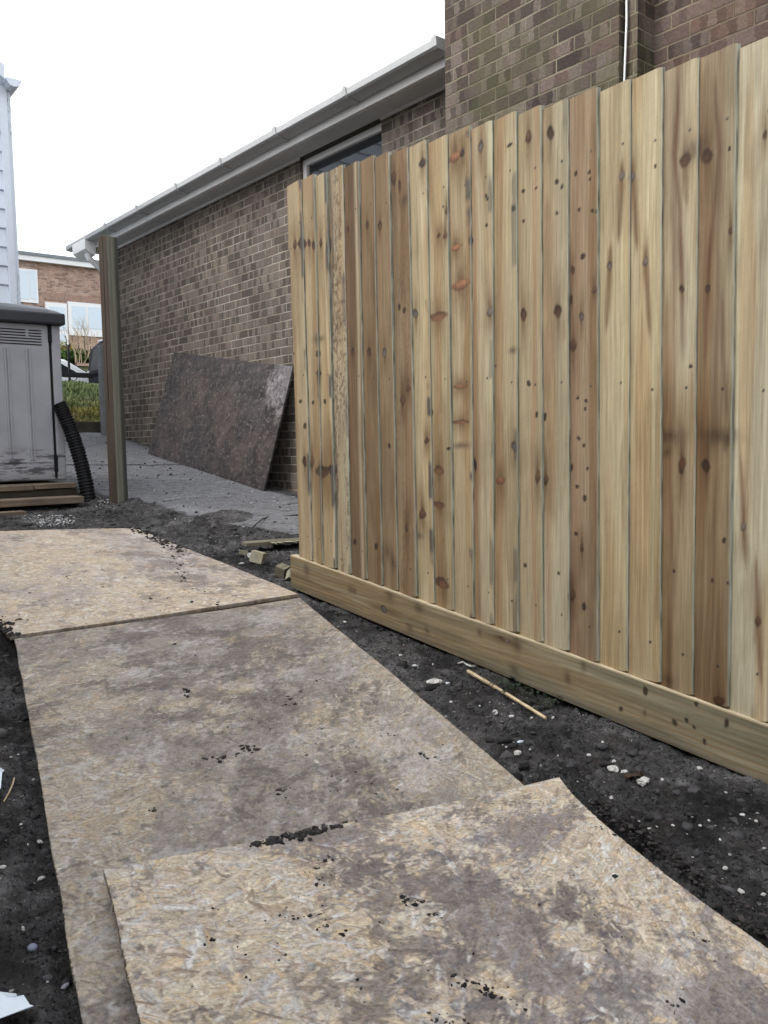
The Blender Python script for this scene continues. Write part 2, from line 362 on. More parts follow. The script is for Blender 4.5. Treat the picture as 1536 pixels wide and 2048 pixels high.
def soil_mat(name='dark soil', k=1.):
    t = NT(name, .95, .15); o = t.obj()
    n1 = t.noise(o, 2.2, 6, .7); n2 = t.noise(o, 20, 8, .8); n3 = t.noise(o, 150, 5, .8); n4 = t.noise(o, 75, 3, .6)
    f = t.m('ADD', t.m('ADD', t.m('MULTIPLY', n1, .42), t.m('MULTIPLY', n2, .36)), t.m('MULTIPLY', n3, .22))
    c = t.ramp(f, [(.38, tuple(k*a for a in (.008, .0075, .0075))), (.45, tuple(k*a for a in (.034, .032, .032))), (.51, tuple(k*a for a in (.078, .075, .075))), (.60, tuple(k*a for a in (.20, .192, .19)))])
    dry = t.noise(o, 3.2, 5, .62); c = t.mix(t.m('MULTIPLY', t.step(dry, .50, .62), .5), c, t.mix(n2, (.030, .028, .026), (.15, .14, .132)))
    wet = t.noise(t.v('ADD', o, (7., 3., 0.)), 4.1, 4, .6); c = t.mix(t.m('MULTIPLY', t.step(wet, .52, .62), .55), c, (.012, .011, .0105))
    c = t.mix(t.m('MULTIPLY', t.step(n4, .44, .36), .75), c, (.004, .004, .0045))
    c = t.mix(t.m('MULTIPLY', t.step(t.noise(o, 9, 3, .6), .56, .7), .4), c, (.045, .034, .026))
    for sc_, th, mx_ in ((85., .90, .9), (150., .86, .6)):
        vo = t.vor(t.v('ADD', o, t.v('SCALE', t.noise(o, 60, 2, .5, 0, 1), .03)), sc_); vc = t.n('ShaderNodeSeparateColor'); t.put(vc.inputs[0], vo.outputs['Color'])
        ch = t.m('MULTIPLY', t.step(vc.outputs[0], th, th+.02), t.step(vo.outputs['Distance'], .40, .24))
        c = t.mix(t.m('MULTIPLY', t.m('MULTIPLY', ch, t.step(n1, .38, .56)), mx_), c, t.mix(vc.outputs[1], (.08, .078, .078), (.50, .49, .48)))
    t.color(c); t.bump(t.m('ADD', t.m('ADD', n2, t.m('MULTIPLY', n3, .5)), t.m('MULTIPLY', n4, .6)), 1., .022); return t.mat
M['soil'] = soil_mat(k=1.15)
def col_soup_mat(name, rough=.9, bump=0):
    t = NT(name, rough, .2); c = t.attr('col'); n = t.noise(t.obj(), 60, 4, .7)
    t.color(t.mix(1., c, t.ramp(n, [(.3, (.7, .7, .7)), (.7, (1.25, 1.25, 1.25))]), 'MULTIPLY'))
    t.bump(n, .6, .004); return t.mat
M['soup'] = col_soup_mat('scattered bits')

# ------------------------------------------------------------------ ground surfaces
def polyd(px, py, poly):
    """distance to a polyline"""
    d = np.full(np.shape(px), 1e9)
    for (x0, y0), (x1, y1) in zip(poly[:-1], poly[1:]):
        dx, dy = x1-x0, y1-y0; t = np.clip(((px-x0)*dx+(py-y0)*dy)/(dx*dx+dy*dy), 0, 1)
        d = np.minimum(d, np.hypot(px-x0-t*dx, py-y0-t*dy))
    return d
def inside(px, py, poly):
    r_ = np.zeros(np.shape(px), bool); n = len(poly); j = n-1
    for i in range(n):
        xi, yi = poly[i]; xj, yj = poly[j]
        r_ ^= ((yi > py) != (yj > py)) & (px < (xj-xi)*(py-yi)/(yj-yi+1e-12)+xi); j = i
    return r_
NEAR = [(.571, 1.738), (1.677, 1.413), (1.585, 1.12), (1.50, .90), (1.40, .25), (.31, .546)]
MID = [(.844, 3.533), (2.045, 3.28), (1.611, 1.516), (1.50, 1.1), (.36, 1.15)]
FAR = [(.83, 3.56), (2.045, 3.285), (2.055, 3.93), (2.02, 4.42), (2.003, 5.204), (1.2, 5.43), (.80, 5.47)]
CEDGE = [(2.02, 6.95), (2.16, 6.55), (2.42, 6.15), (2.44, 5.35), (2.55, 4.85), (2.80, 4.45), (3.3, 4.15), (3.95, 4.0)]   # soil / concrete border
def soil_h(x, y):
    z = G(x, y)-.012
    z = z+(fbm(x*2.2, y*2.2, 1, 3)-.5)*.05+(fbm(x*9, y*9, 2, 4, .6)-.5)*.055
    rid = 1-np.abs(2*fbm(x*24, y*24, 3, 3, .6)-1); z = z+(rid-.6)*.022+(vnoise(x*90, y*90, 4)-.5)*.012
    z = z-np.exp(-((x-2.16)/.05)**2)*.026*(y < 3.5)        # dark gap under the gravel board
    # ridge of spoil along the concrete
    dc = polyd(x, y, CEDGE); z = z+.055*np.exp(-(dc/.16)**2)*(.35+1.3*fbm(x*5, y*5, 8, 3))
    conc = inside(x, y, CEDGE+[(4.2, 4.0), (4.2, 12), (2.0, 12)])
    z = np.where(conc, z-.055*sm(dc/.16)-.02*sm(dc/.05), z)
    for poly, lift in ((NEAR, .0), (MID, .0), (FAR, .0)):
        ins = inside(x, y, poly); d = polyd(x, y, poly+[poly[0]])
        z = np.where(ins | (d < .03), np.minimum(z, G(x, y)-.02)-.02*ins, z)
        left = (~ins) & (d < .14) & (x < 1.0) & (y < 3.6); z = np.where(left, z-.022*(1-d/.14), z)
    # furrow along the near sheet's right-hand edge, small bank beyond it
    fl = polyd(x, y, [(1.69, 1.43), (1.60, 1.12), (1.52, .90), (1.42, .3)])
    out = ~inside(x, y, NEAR)
    z = np.where(out, z+.03*np.exp(-((fl-.055)/.03)**2)-.012*np.exp(-((fl-.018)/.014)**2), z)
    return z
xs = np.arange(-.6, 3.9, .0095); ys = np.arange(.25, 7.4, .0095)
X, Y = np.meshgrid(xs, ys); Z = soil_h(X, Y)
Z = np.where(inside(X, Y, [(2.9, 4.9), (4.2, 4.6), (4.2, 7.6), (2.9, 7.6)]), G(X, Y)-.15, Z)
tag(grid_mesh('soil', np.stack([X, Y, Z], -1), M['soil'], smooth=True), kind='structure')
# wide rough ground under everything, out to the horizon
gx = np.concatenate([-np.geomspace(250, 1.2, 26), np.linspace(-1, 5, 26), np.geomspace(5.6, 250, 26)])
gy = np.concatenate([-np.geomspace(250, 1.0, 20), np.linspace(-.6, 40, 80), np.geomspace(42, 400, 20)])
X, Y = np.meshgrid(gx, gy); Z = G(X, Y)-.16
gm = plain('rough ground', (.075, .08, .04), .95, .1, .3, 3)
tag(grid_mesh('ground', np.stack([X, Y, Z], -1), gm), kind='structure')
# concrete path beside the house
xs = np.arange(2.0, 4.0, .025); ys = np.arange(3.9, 10.75, .025); X, Y = np.meshgrid(xs, ys)
Z = G(X, Y)+.012+(fbm(X*1.3, Y*1.3, 21, 3)-.5)*.02+(fbm(X*14, Y*14, 22, 3)-.5)*.007
dc = polyd(X, Y, CEDGE); conc = inside(X, Y, CEDGE+[(4.2, 4.0), (4.2, 12), (2.0, 12)])
Z = np.where(conc, Z-.02*np.exp(-(dc/.05)**2), G(X, Y)-.1)
dirt = np.exp(-(dc/.22)**2)*.9+.75*np.exp(-((X-3.85)/.16)**2)+.55*np.exp(-(((X-3.2)/.5)**2+((Y-5.0)/.25)**2))+.5*np.exp(-(((X-2.3)/.3)**2+((Y-7.5)/.8)**2))
tag(grid_mesh('path', np.stack([X, Y, Z], -1), M['concrete'], attrs={'dirt': ('FLOAT', dirt)}), kind='structure')
# lawn bank and street beyond
xs = np.linspace(.5, 9, 60); ys = np.linspace(10.95, 19.1, 90); X, Y = np.meshgrid(xs, ys)
Z = G(X, Y)+.10+(fbm(X*1.5, Y*1.5, 31, 4)-.5)*.12
lawn = plain('lawn earth', (.06, .065, .025), .95, .1, .35, 4)
tag(grid_mesh('lawn', np.stack([X, Y, Z], -1), lawn), kind='structure')
xs = np.linspace(-10, 30, 12); ys = np.linspace(20.4, 28.0, 6); X, Y = np.meshgrid(xs, ys)
tag(grid_mesh('road', np.stack([X, Y, G(X, Y)-.04], -1), plain('asphalt', (.05, .05, .052), .9, .2, .15, 4)), kind='structure')
# grass blades on the bank
N = 26000
bx = rng.uniform(2.2, 6.2, N); by = 11.0+8.0*rng.random(N)**1.2
bz = G(bx, by)+.10+(fbm(bx*1.5, by*1.5, 31, 4)-.5)*.12
hgt = rng.uniform(.025, .065, N)*(.7+.8*vnoise(bx*2, by*2, 5)); a = rng.uniform(0, 6.28, N); lean = rng.uniform(.2, 1.3, N)
wd = rng.uniform(.006, .014, N)
V = np.zeros((N, 3, 3)); V[:, 0] = np.stack([bx-wd*np.sin(a), by+wd*np.cos(a), bz-.02], 1); V[:, 1] = np.stack([bx+wd*np.sin(a), by-wd*np.cos(a), bz-.02], 1)
V[:, 2] = np.stack([bx+hgt*lean*np.cos(a), by+hgt*lean*np.sin(a), bz+hgt], 1)
yel = sm((14.2-by+1.5*(vnoise(bx*1.2, by*1.2, 9)-.5)*2)/1.4)[:, None]
gcol = (1-yel)*np.array([.085, .115, .045])+yel*np.array([.30, .27, .085]); gcol = gcol*rng.uniform(.5, 1.4, (N, 1))*(.45+1.1*vnoise(bx*2.5, by*5, 12))[:, None]
tag(tri_soup('grass', V.reshape(-1, 3), np.arange(N*3).reshape(-1, 3), M['soup'], cols=np.repeat(gcol, 3, 0)), 'rough yellow and green grass on the bank beyond the concrete path', 'grass', kind='stuff')

# ------------------------------------------------------------------ loose bits on the soil (uncountable)
ICO_V = None
def ico():
    bm = bmesh.new(); bmesh.ops.create_icosphere(bm, subdivisions=1, radius=1)
    v = np.array([q.co[:] for q in bm.verts]); f = np.array([[q.index for q in p.verts] for p in bm.faces]); bm.free(); return v, f
IV, IF = ico()
def lumps(x, y, z, r, cols, flat=.7, name='x', mat=None, jag=.35):
    n = len(x); k = len(IV)
    V = IV[None]*(1+rng.uniform(-jag, jag, (n, k, 1)))*r[:, None, None]*rng.uniform(.6, 1.35, (n, 1, 3))
    V[:, :, 2] *= flat; a = rng.uniform(0, 6.28, n); ca, sa = np.cos(a)[:, None], np.sin(a)[:, None]
    W = V.copy(); W[:, :, 0] = V[:, :, 0]*ca-V[:, :, 1]*sa; W[:, :, 1] = V[:, :, 0]*sa+V[:, :, 1]*ca
    W += np.stack([x, y, z], 1)[:, None]
    Fc = (IF[None]+(np.arange(n)*k)[:, None, None]).reshape(-1, 3)
    return tri_soup(name, W.reshape(-1, 3), Fc, mat, cols=np.repeat(cols, k, 0))
def soil_pts(n, lo=.35, hi=7.0):
    x = rng.uniform(-.2, 2.75, n*4); y = lo+(hi-lo)*rng.random(n*4)**1.5
    ok = ~(inside(x, y, NEAR) | inside(x, y, MID) | inside(x, y, FAR) | ((x > 2.19) & (y < 3.6)))
    ok &= ~(inside(x, y, CEDGE+[(4.2, 4.0), (4.2, 12), (2.0, 12)]) & (polyd(x, y, CEDGE) > .22*rng.random(len(x))**.6))
    x, y = x[ok][:n], y[ok][:n]; return x, y, soil_h(x, y)
x, y, z = soil_pts(7000); r = .0018+.017*rng.random(len(x))**5
cols = np.array([.038, .036, .038])*rng.uniform(.5, 1.7, (len(x), 1))
tag(lumps(x, y, z-r*.1, r, cols, .62, 'soil_crumbs', M['soup'], .55), 'loose dark soil crumbs lying over the bare soil', 'soil', kind='stuff')
x, y, z = soil_pts(3600); r = .0011+.0042*rng.random(len(x))**3.6
keep = (fbm(x*4, y*4, 41, 3) > .42); x, y, z, r = x[keep], y[keep], z[keep], r[keep]
cols = np.array([.46, .44, .41])*rng.uniform(.25, 1.2, (len(x), 1))
tag(lumps(x, y, z+r*.5, r, cols, .6, 'chalk_chips', M['soup'], .5), 'tiny pale chalk chips scattered through the dark soil', 'chippings', kind='stuff')

x, y, z = soil_pts(520); r = .008+.022*rng.random(len(x))**2.2; cols = np.array([.050, .047, .046])*rng.uniform(.4, 1.5, (len(x), 1))
tag(lumps(x, y, z-r*.35, r, cols, .62, 'soil_clods', M['soup'], .5), 'half sunk clods of soil over the bare ground', 'soil', kind='stuff')
# ------------------------------------------------------------------ strand boards laid as a walkway
def sheet(name, ctrl, th, mat, dirtfn, nx=300, ny=300, uvrot=0, lab=None, pal=None, films=(), scl=1., post=None):
    """ctrl: 3x3 (rows far->near, columns left->right) of xyz of the TOP face; biquadratic"""
    c = np.array(ctrl, float); Bf = lambda t: np.stack([(1-t)*(1-2*t), 4*t*(1-t), t*(2*t-1)], 1)
    tx, ty = np.linspace(0, 1, nx), np.linspace(0, 1, ny); P = np.einsum('ia,jb,abk->ijk', Bf(ty), Bf(tx), c)
    L1 = np.linalg.norm(c[0, 2]-c[0, 0]); L2 = np.linalg.norm(c[2, 0]-c[0, 0]); U, V = np.meshgrid(tx*L1, ty*L2)
    for ax, k in ((0, 0), (0, -1)):     # slightly splintered edges
        e = np.arange(ny)*L2/ny; j = (vnoise(e*260, e*0+k, 5)-.5)*.006*vnoise(e*30, e*0, 8)+(vnoise(e*6, e*0+k, 6)-.5)*.005
        P[:, k, 0] += j
    e = np.arange(nx)*L1/nx; P[0, :, 1] += (vnoise(e*240, e*0, 15)-.5)*.005*vnoise(e*30, e*0, 18)+(vnoise(e*6, e*0, 16)-.5)*.005
    P[:, :, 2] += (fbm(U*1.6, V*1.6, 51, 2)-.5)*.008
    nrm = np.cross(P[0, -1]-P[0, 0], P[-1, 0]-P[0, 0]); nrm = nrm/np.linalg.norm(nrm); nrm = nrm*np.sign(nrm[2]) if abs(nrm[2]) > .3 else nrm
    uv = np.stack([U+uvrot*3.1, V+uvrot*1.7], -1); D = dirtfn(U/L1, V/L2)
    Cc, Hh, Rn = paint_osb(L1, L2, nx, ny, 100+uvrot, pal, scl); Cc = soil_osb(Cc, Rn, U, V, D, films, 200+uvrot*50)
    if post is not None: Cc = post(Cc, U/L1, V/L2, U, V)
    Q = P-nrm*th
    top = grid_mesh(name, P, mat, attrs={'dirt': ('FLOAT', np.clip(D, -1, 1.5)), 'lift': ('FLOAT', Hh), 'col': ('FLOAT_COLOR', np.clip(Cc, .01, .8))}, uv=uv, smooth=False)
    bm = bmesh.new(); bm.from_mesh(top.data); bm.verts.ensure_lookup_table()
    ul = bm.loops.layers.uv.active; dl = bm.verts.layers.float['dirt']; cl = bm.verts.layers.float_color['col']
    ring = [(0, j) for j in range(nx)]+[(i, nx-1) for i in range(1, ny)]+[(ny-1, j) for j in range(nx-2, -1, -1)]+[(i, 0) for i in range(ny-2, 0, -1)]
    lo = []; tv = [bm.verts[i*nx+j] for i, j in ring]
    for i, j in ring:
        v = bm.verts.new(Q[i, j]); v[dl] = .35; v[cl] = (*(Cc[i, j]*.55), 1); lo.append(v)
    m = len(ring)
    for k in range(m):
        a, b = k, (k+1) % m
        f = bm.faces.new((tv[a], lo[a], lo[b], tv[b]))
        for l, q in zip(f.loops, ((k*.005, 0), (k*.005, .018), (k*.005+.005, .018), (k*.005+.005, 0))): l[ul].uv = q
    f = bm.faces.new(lo[::-1])
    bmesh.ops.recalc_face_normals(bm, faces=bm.faces[:]); bm.to_mesh(top.data); bm.free()
    SHEETS.append(P); tag(top, lab, 'board'); return top
SHEETS = []
def onsheet(px, py, i):
    P = SHEETS[i].reshape(-1, 3)-CP; d = ray(px, py); d = d/np.linalg.norm(d); t = P@d; e = np.linalg.norm(P-t[:, None]*d, axis=1); k = int(np.argmin(e)); return SHEETS[i].reshape(-1, 3)[k]
def gz(p, off): return (p[0], p[1], g1(*p)+off)
def blob(U, V, lst):
    d = np.zeros_like(U)
    for (u, v, su, sv, a) in lst: d = d+a*np.exp(-((U-u)/su)**2-((V-v)/sv)**2)
    return d
M['osb'] = osb_mat('strand board'); M['osb_wet'] = osb_mat('muddy strand board', .8)
PN = [(.37, .305, .22), (.42, .37, .29), (.35, .32, .285), (.36, .30, .25), (.25, .195, .15), (.39, .375, .355), (.37, .285, .19), (.40, .34, .265), (.33, .28, .22), (.38, .33, .275)]
PN = [tuple(v*1.13 for v in c) for c in PN]
PM = [(.30, .26, .205), (.27, .245, .215), (.345, .305, .245), (.24, .195, .15), (.31, .25, .195), (.36, .335, .295), (.30, .245, .175), (.25, .22, .185)]
PF = [(.42, .345, .265), (.47, .395, .30), (.39, .325, .265), (.44, .405, .355), (.33, .26, .195), (.43, .34, .24), (.39, .335, .29)]
PW = [(.30, .27, .25), (.36, .34, .33), (.26, .22, .20), (.33, .29, .26)]
MAUVE, MUD, GREY, OCHRE = (.122, .107, .114), (.105, .088, .080), (.30, .285, .28), (.34, .245, .13)
sheet('strand_board', [[gz((.571, 1.738), .078), gz((1.12, 1.575), .054), gz((1.677, 1.413), .045)],
      [gz((.44, 1.14), .072), gz((.99, .97), .050), gz((1.545, 1.00), .040)], [gz((.31, .546), .05), gz((.86, .40), .048), gz((1.40, .25), .055)]], .018, M['osb'],
      lambda U, V: -.16+blob(U, V, [(.50, .12, .13, .2, .42), (.56, .36, .14, .2, .40), (.50, .62, .2, .3, .32), (.78, .62, .18, .2, .40), (.1, .3, .2, .6, -.3), (.92, .2, .14, .5, -.3)]), 520, 560, 1,
      'nearest strand board of the walkway, honey coloured with purple grey mud, lapped over the next', PN, [((.108, .094, .100), -.04, 4.2, .70), (OCHRE, -.55, 5, .18), (GREY, -.26, 7, .50), (MUD, -.34, 6, .70), ((.085, .074, .078), -.30, 11, .6)], .78)
sheet('strand_board', [[gz((.844, 3.533), .025), gz((1.444, 3.41), .022), gz((2.045, 3.28), .022)],
      [gz((.62, 2.42), .024), gz((1.23, 2.33), .020), gz((1.83, 2.38), .020)], [gz((.36, 1.15), .022), gz((.93, 1.08), .020), gz((1.50, 1.05), .020)]], .018, M['osb'],
      lambda U, V: .02+blob(U, V, [(.55, .32, .28, .22, .34), (.6, .08, .25, .1, .45), (.7, .6, .25, .2, .2), (.05, .5, .14, .8, -.35), (.97, .4, .1, .5, -.4), (.4, .75, .25, .12, .15)]), 430, 720, 2,
      'middle strand board of the walkway, trodden dull grey, between the nearest and farthest boards', PM, [((.150, .135, .127), .0, 3.4, .66), (OCHRE, -.44, 5, .3), (GREY, -.24, 6, .5), (MUD, -.24, 5, .72), ((.075, .066, .062), -.34, 9, .6)], .8)
sheet('strand_board', [[gz((.80, 5.47), .028), gz((1.40, 5.38), .03), gz((2.003, 5.204), .03)],
      [gz((.81, 4.52), .028), gz((1.42, 4.45), .03), gz((2.035, 4.30), .03)], [gz((.83, 3.55), .034), gz((1.44, 3.424), .034), gz((2.045, 3.292), .034)]], .018, M['osb'],
      lambda U, V: -.22+blob(U, V, [(.80, .50, .09, .30, 1.05), (.72, .72, .17, .22, .55), (.35, .85, .3, .15, .1), (.97, .3, .08, .4, .2)]), 300, 460, 3,
      'farthest strand board of the walkway, pale pinkish tan, just below the shed step', PF, [((.25, .215, .205), -.06, 4, .6), (OCHRE, -.42, 4, .35), ((.40, .385, .37), -.26, 6, .45), (MUD, -.40, 6, .6), ((.16, .13, .115), -.28, 12, .5)], .85)
# muddy board leaning on the wall
bl, br, tl, tr = np.array((3.562, 8.784, .928)), np.array((3.684, 6.465, .597)), np.array((3.800, 8.52, 2.02)), np.array((3.868, 6.225, 1.68))
mid = lambda a, b: (a+b)/2
def wet_post(C_, u, v, U, V):
    k = fbm(U*7, V*7, 301, 6, .62)-.5; k2 = fbm(U*26+V*9, V*26, 302, 4, .65)-.5; k3 = fbm(U*2.2, V*2.2, 303, 4)-.5
    w_ = np.array([.053, .047, .047])*(1+1.1*k+1.2*k2+.45*k3)[..., None]; w_ = np.clip(w_, .012, .3)
    br_ = sm((k3+k*.6+.02)/.22)[..., None]; w_ = w_*(1-br_)+w_*np.array([1.12, 1.04, .97])*br_
    q = (1-u)*2.35; dd = ((q)/.33)**2+((v*1.14)/.52)**2; edge = sm((1.35-dd+1.8*k+1.2*k2)/1.05)*.80
    sp_ = sm((fbm(U*34, V*34, 305, 4, .6)-.66)/.04); edge = edge*(1-.8*sp_); lt = sm((fbm(U*30, V*42, 306, 4, .65)-.64)/.05)*.5
    w_ = w_*(1-lt[..., None])+np.array([.17, .145, .13])*lt[..., None]
    pale = C_*np.array([1.0, 1.02, 1.08])*(.95+.6*k2)[..., None]; e = edge[..., None]; return w_*(1-e)+pale*e
sheet('leaning_board', [[tl, mid(tl, tr), tr], [mid(tl, bl), (tl+tr+bl+br)/4+np.array([-.012, 0, 0]), mid(tr, br)], [bl, mid(bl, br), br]], -.018, M['osb_wet'],
      lambda U, V: .25+0*U, 420, 230, 4, 'dark muddy strand board leaning on its long edge against the house wall', PW, [(MAUVE, .0, 4, .6)], 1., wet_post)

# ------------------------------------------------------------------ close-boarded fence
FX = 2.19
def wood(S, T, base, seed, knots=(), streaks=(), heart=(), mott=0, ringa=.16, nails=()):
    """S along the grain, T across (metres) -> rgb; knots bend the grain, carry dark cores and soft stains"""
    Td = T+(fbm(S*1.1, T*3+seed, seed, 3)-.5)*.035+(fbm(S*.35, T*0+seed, seed+4, 2)-.5)*.03
    for (s0, t0, rs, rt, k) in knots:
        if k in 'sd': continue
        rr = max(rs, rt); u = (T-t0)/(2.2*rr); v = (S-s0)/(6.5*rr)
        Td = Td-np.sign(T-t0)*rr*.8*np.exp(-u*u-v*v)*np.minimum(1, np.abs(T-t0)/(.5*rr))
    q = Td*55+seed*3.7+fbm(S*.4, Td*8, seed+7, 2)*2.2
    fr = q-np.floor(q); ring = np.where(fr < .8, (fr/.8)**2.2, (1-fr)/.2)
    fine = fbm(S*3.0, Td*260, seed+2, 3, .6)-.5; vf = fbm(S*9, T*420, seed+3, 2)-.5; saw = fbm(S*170+T*60, T*9, seed+21, 2)-.5
    base = np.array(base, float)
    c = base[None, None]*(1+.30*fine+.12*vf+.07*saw)[..., None]
    red = np.array([.98, .80, .62]); ringa = ringa*sm((fbm(S*.5, T*9, seed+61, 2)-.30)/.35); c = c*(1-ringa[..., None]*ring[..., None]*(1.25-red)*1.5-.04*ring[..., None])
    lv = fbm(S*.9, Td*14, seed+9, 3)-.5
    lw = fbm(S*.25, Td*26, seed+19, 2)-.5; c = c*(1+.42*lw[..., None]*np.array([.85, 1., 1.15]))
    c = c*(1+.42*lv[..., None]*np.array([.9, 1., 1.1]))
    gl = sm((fbm(S*.8, T*16, seed+31, 3)-.47)/.2)[..., None]; c = c*(1-gl*.22*np.array([.55, 1.05, 1.5]))
    for (t0, wd, col, a) in heart:
        m = (a*np.exp(-((Td-t0)/wd)**2)*(.7+.6*fbm(S*1.2, T*20, seed+15, 2)))[..., None]; m = np.clip(m, 0, 1); c = c*(1-m)+np.array(col)*m
    if mott:
        m = sm((fbm(S*60, T*90, seed+40, 4, .7)-.44)/.2)*mott*sm((fbm(S*3, T*26, seed+41, 3)-.30)/.3); c = c*(1-.58*m[..., None]*np.array([.92, 1., 1.02]))
    for pts, wd, a in streaks:
        ss = np.array([p[0] for p in pts]); tt = np.array([p[1] for p in pts]); o = np.argsort(ss)
        tc = np.interp(S, ss[o], tt[o]); lo, hi = ss.min(), ss.max(); e = np.clip(np.minimum((S-lo), (hi-S))/(.3*(hi-lo)), 0, 1)
        m = (a*np.exp(-((T-tc)/(wd*(.35+.65*e)))**2)*sm(e*1.6))[..., None]; c = c*(1-m)+np.array([.105, .046, .022])*m
    for (s0, t0, rs, rt, k) in knots:
        nz = (fbm(S*60+s0*9, T*80+t0*7, seed+5, 3)-.5)*.6
        kr = math.sin(s0*91.7+t0*57.3)*43758.5; kr = kr-math.floor(kr); tl = (kr-.5)*.9
        ds, dt = (S-s0)/rs, (T-t0)/rt+tl*(S-s0)/rs*.5
        e = ((np.abs(ds)**1.5*.9+np.abs(dt)**1.9)**(1/1.7) if k in 'bgk' else np.sqrt(ds**2+dt**2))+nz
        if k == 's':
            m = .72*np.exp(-e**2*.8)[..., None]; c = c*(1-m)+np.array([.075, .047, .03])*m; continue
        if k == 'd':
            m = .92*sm((1.3-e)/.5)[..., None]; c = c*(1-m)+np.array([.030, .018, .012])*m; continue
        core = {'b': (.060, .031, .018), 'r': (.155, .075, .042), 'g': (.085, .06, .045), 'k': (.028, .019, .015)}[k]
        eh = np.sqrt(((S-s0)/(rs*5.5))**2+((T-t0)/(rt*(1.15+.5*np.abs(S-s0)/(rs*3))))**2)+nz*.5
        m = (.45+.4*kr)*np.exp(-eh**2*1.3)[..., None]; c = c*(1-m)+base*np.array([.46, .34, .25])*m
        tail = (.6*np.exp(-((T-t0-.35*rt*tl)/(rt*.42))**2)*np.exp(-np.abs(S-s0-(kr-.5)*rs*3)/(rs*2.6)))[..., None]; c = c*(1-tail)+np.array([.085, .045, .024])*tail
        m = .95*sm((1.25-e)/.5)[..., None]; inner = np.array(core)*(.65+.9*kr)*(1+.5*np.tanh(ds*(1 if kr > .5 else -1)))[..., None]*(1+.35*np.exp(-(e/.45)**2))[..., None]*(1-.35*np.exp(-((e-.95)/.2)**2))[..., None]*(.75+.5*fbm(S*160, T*160, seed+6, 2))[..., None]
        c = c*(1-m)+inner*m
        if k == 'g': m = .55*np.exp(-((e-.35)/.25)**2)[..., None]; c = c*(1-m)+np.array([.14, .14, .14])*m
    for (s0, t0) in nails:
        e = np.hypot(S-s0, T-t0); m = sm((.0050-e)/.0015)[..., None]; c = c*(1-m)+np.array([.045, .04, .038])*m
    return np.clip(c, .006, .8)
TOPX = [579.5, 607, 633, 657, 690, 722, 752, 783, 820, 857, 899, 945, 990, 1038, 1088, 1141.5, 1201, 1266, 1330, 1403, 1480]
BOTX = [601.7, 628.6, 650.5, 677, 706, 738, 769, 800, 839, 873, 912.5, 952, 992, 1041, 1090, 1143, 1201, 1260, 1325.5, 1390.6, 1462]
def edge_line(x0, x1, xs_):  # image height of the fence's top / bottom line
    return x0+(xs_-579.5)*x1
ytop = [onx(x, 368-.308*(x-579.5), FX)[1] for x in TOPX]; ybot = [onx(x, 1112+.3585*(x-601.7), FX)[1] for x in BOTX]
for k in range(3): ytop.append(ytop[-1]-.116); ybot.append(ybot[-1]-.116)
gtop = lambda y: .228+.0944*(y-1.209)          # top of the gravel board
CREAM, TAN, BROWN, RED, OLIVE = (.50, .405, .265), (.42, .315, .195), (.31, .215, .125), (.32, .20, .105), (.47, .41, .285)
BC = [(.43, .335, .215), (.44, .345, .22), (.46, .37, .235), (.44, .37, .265), (.19, .122, .070), (.235, .152, .083), (.295, .21, .125), (.265, .19, .118),
      (.52, .435, .285), (.46, .375, .245), (.43, .34, .22), (.54, .46, .325), (.47, .385, .25), (.41, .33, .215), (.52, .455, .325), (.32, .235, .155),
      (.53, .45, .295), (.55, .47, .315), (.47, .395, .275), (.41, .335, .225), (.58, .53, .40), (.47, .39, .25), (.44, .34, .21)]
BC = [tuple(.78*(.9*c+.1*m_)*k_ for c, m_, k_ in zip(r_, (.44, .345, .225), (.985, .99, .955))) for r_ in BC]
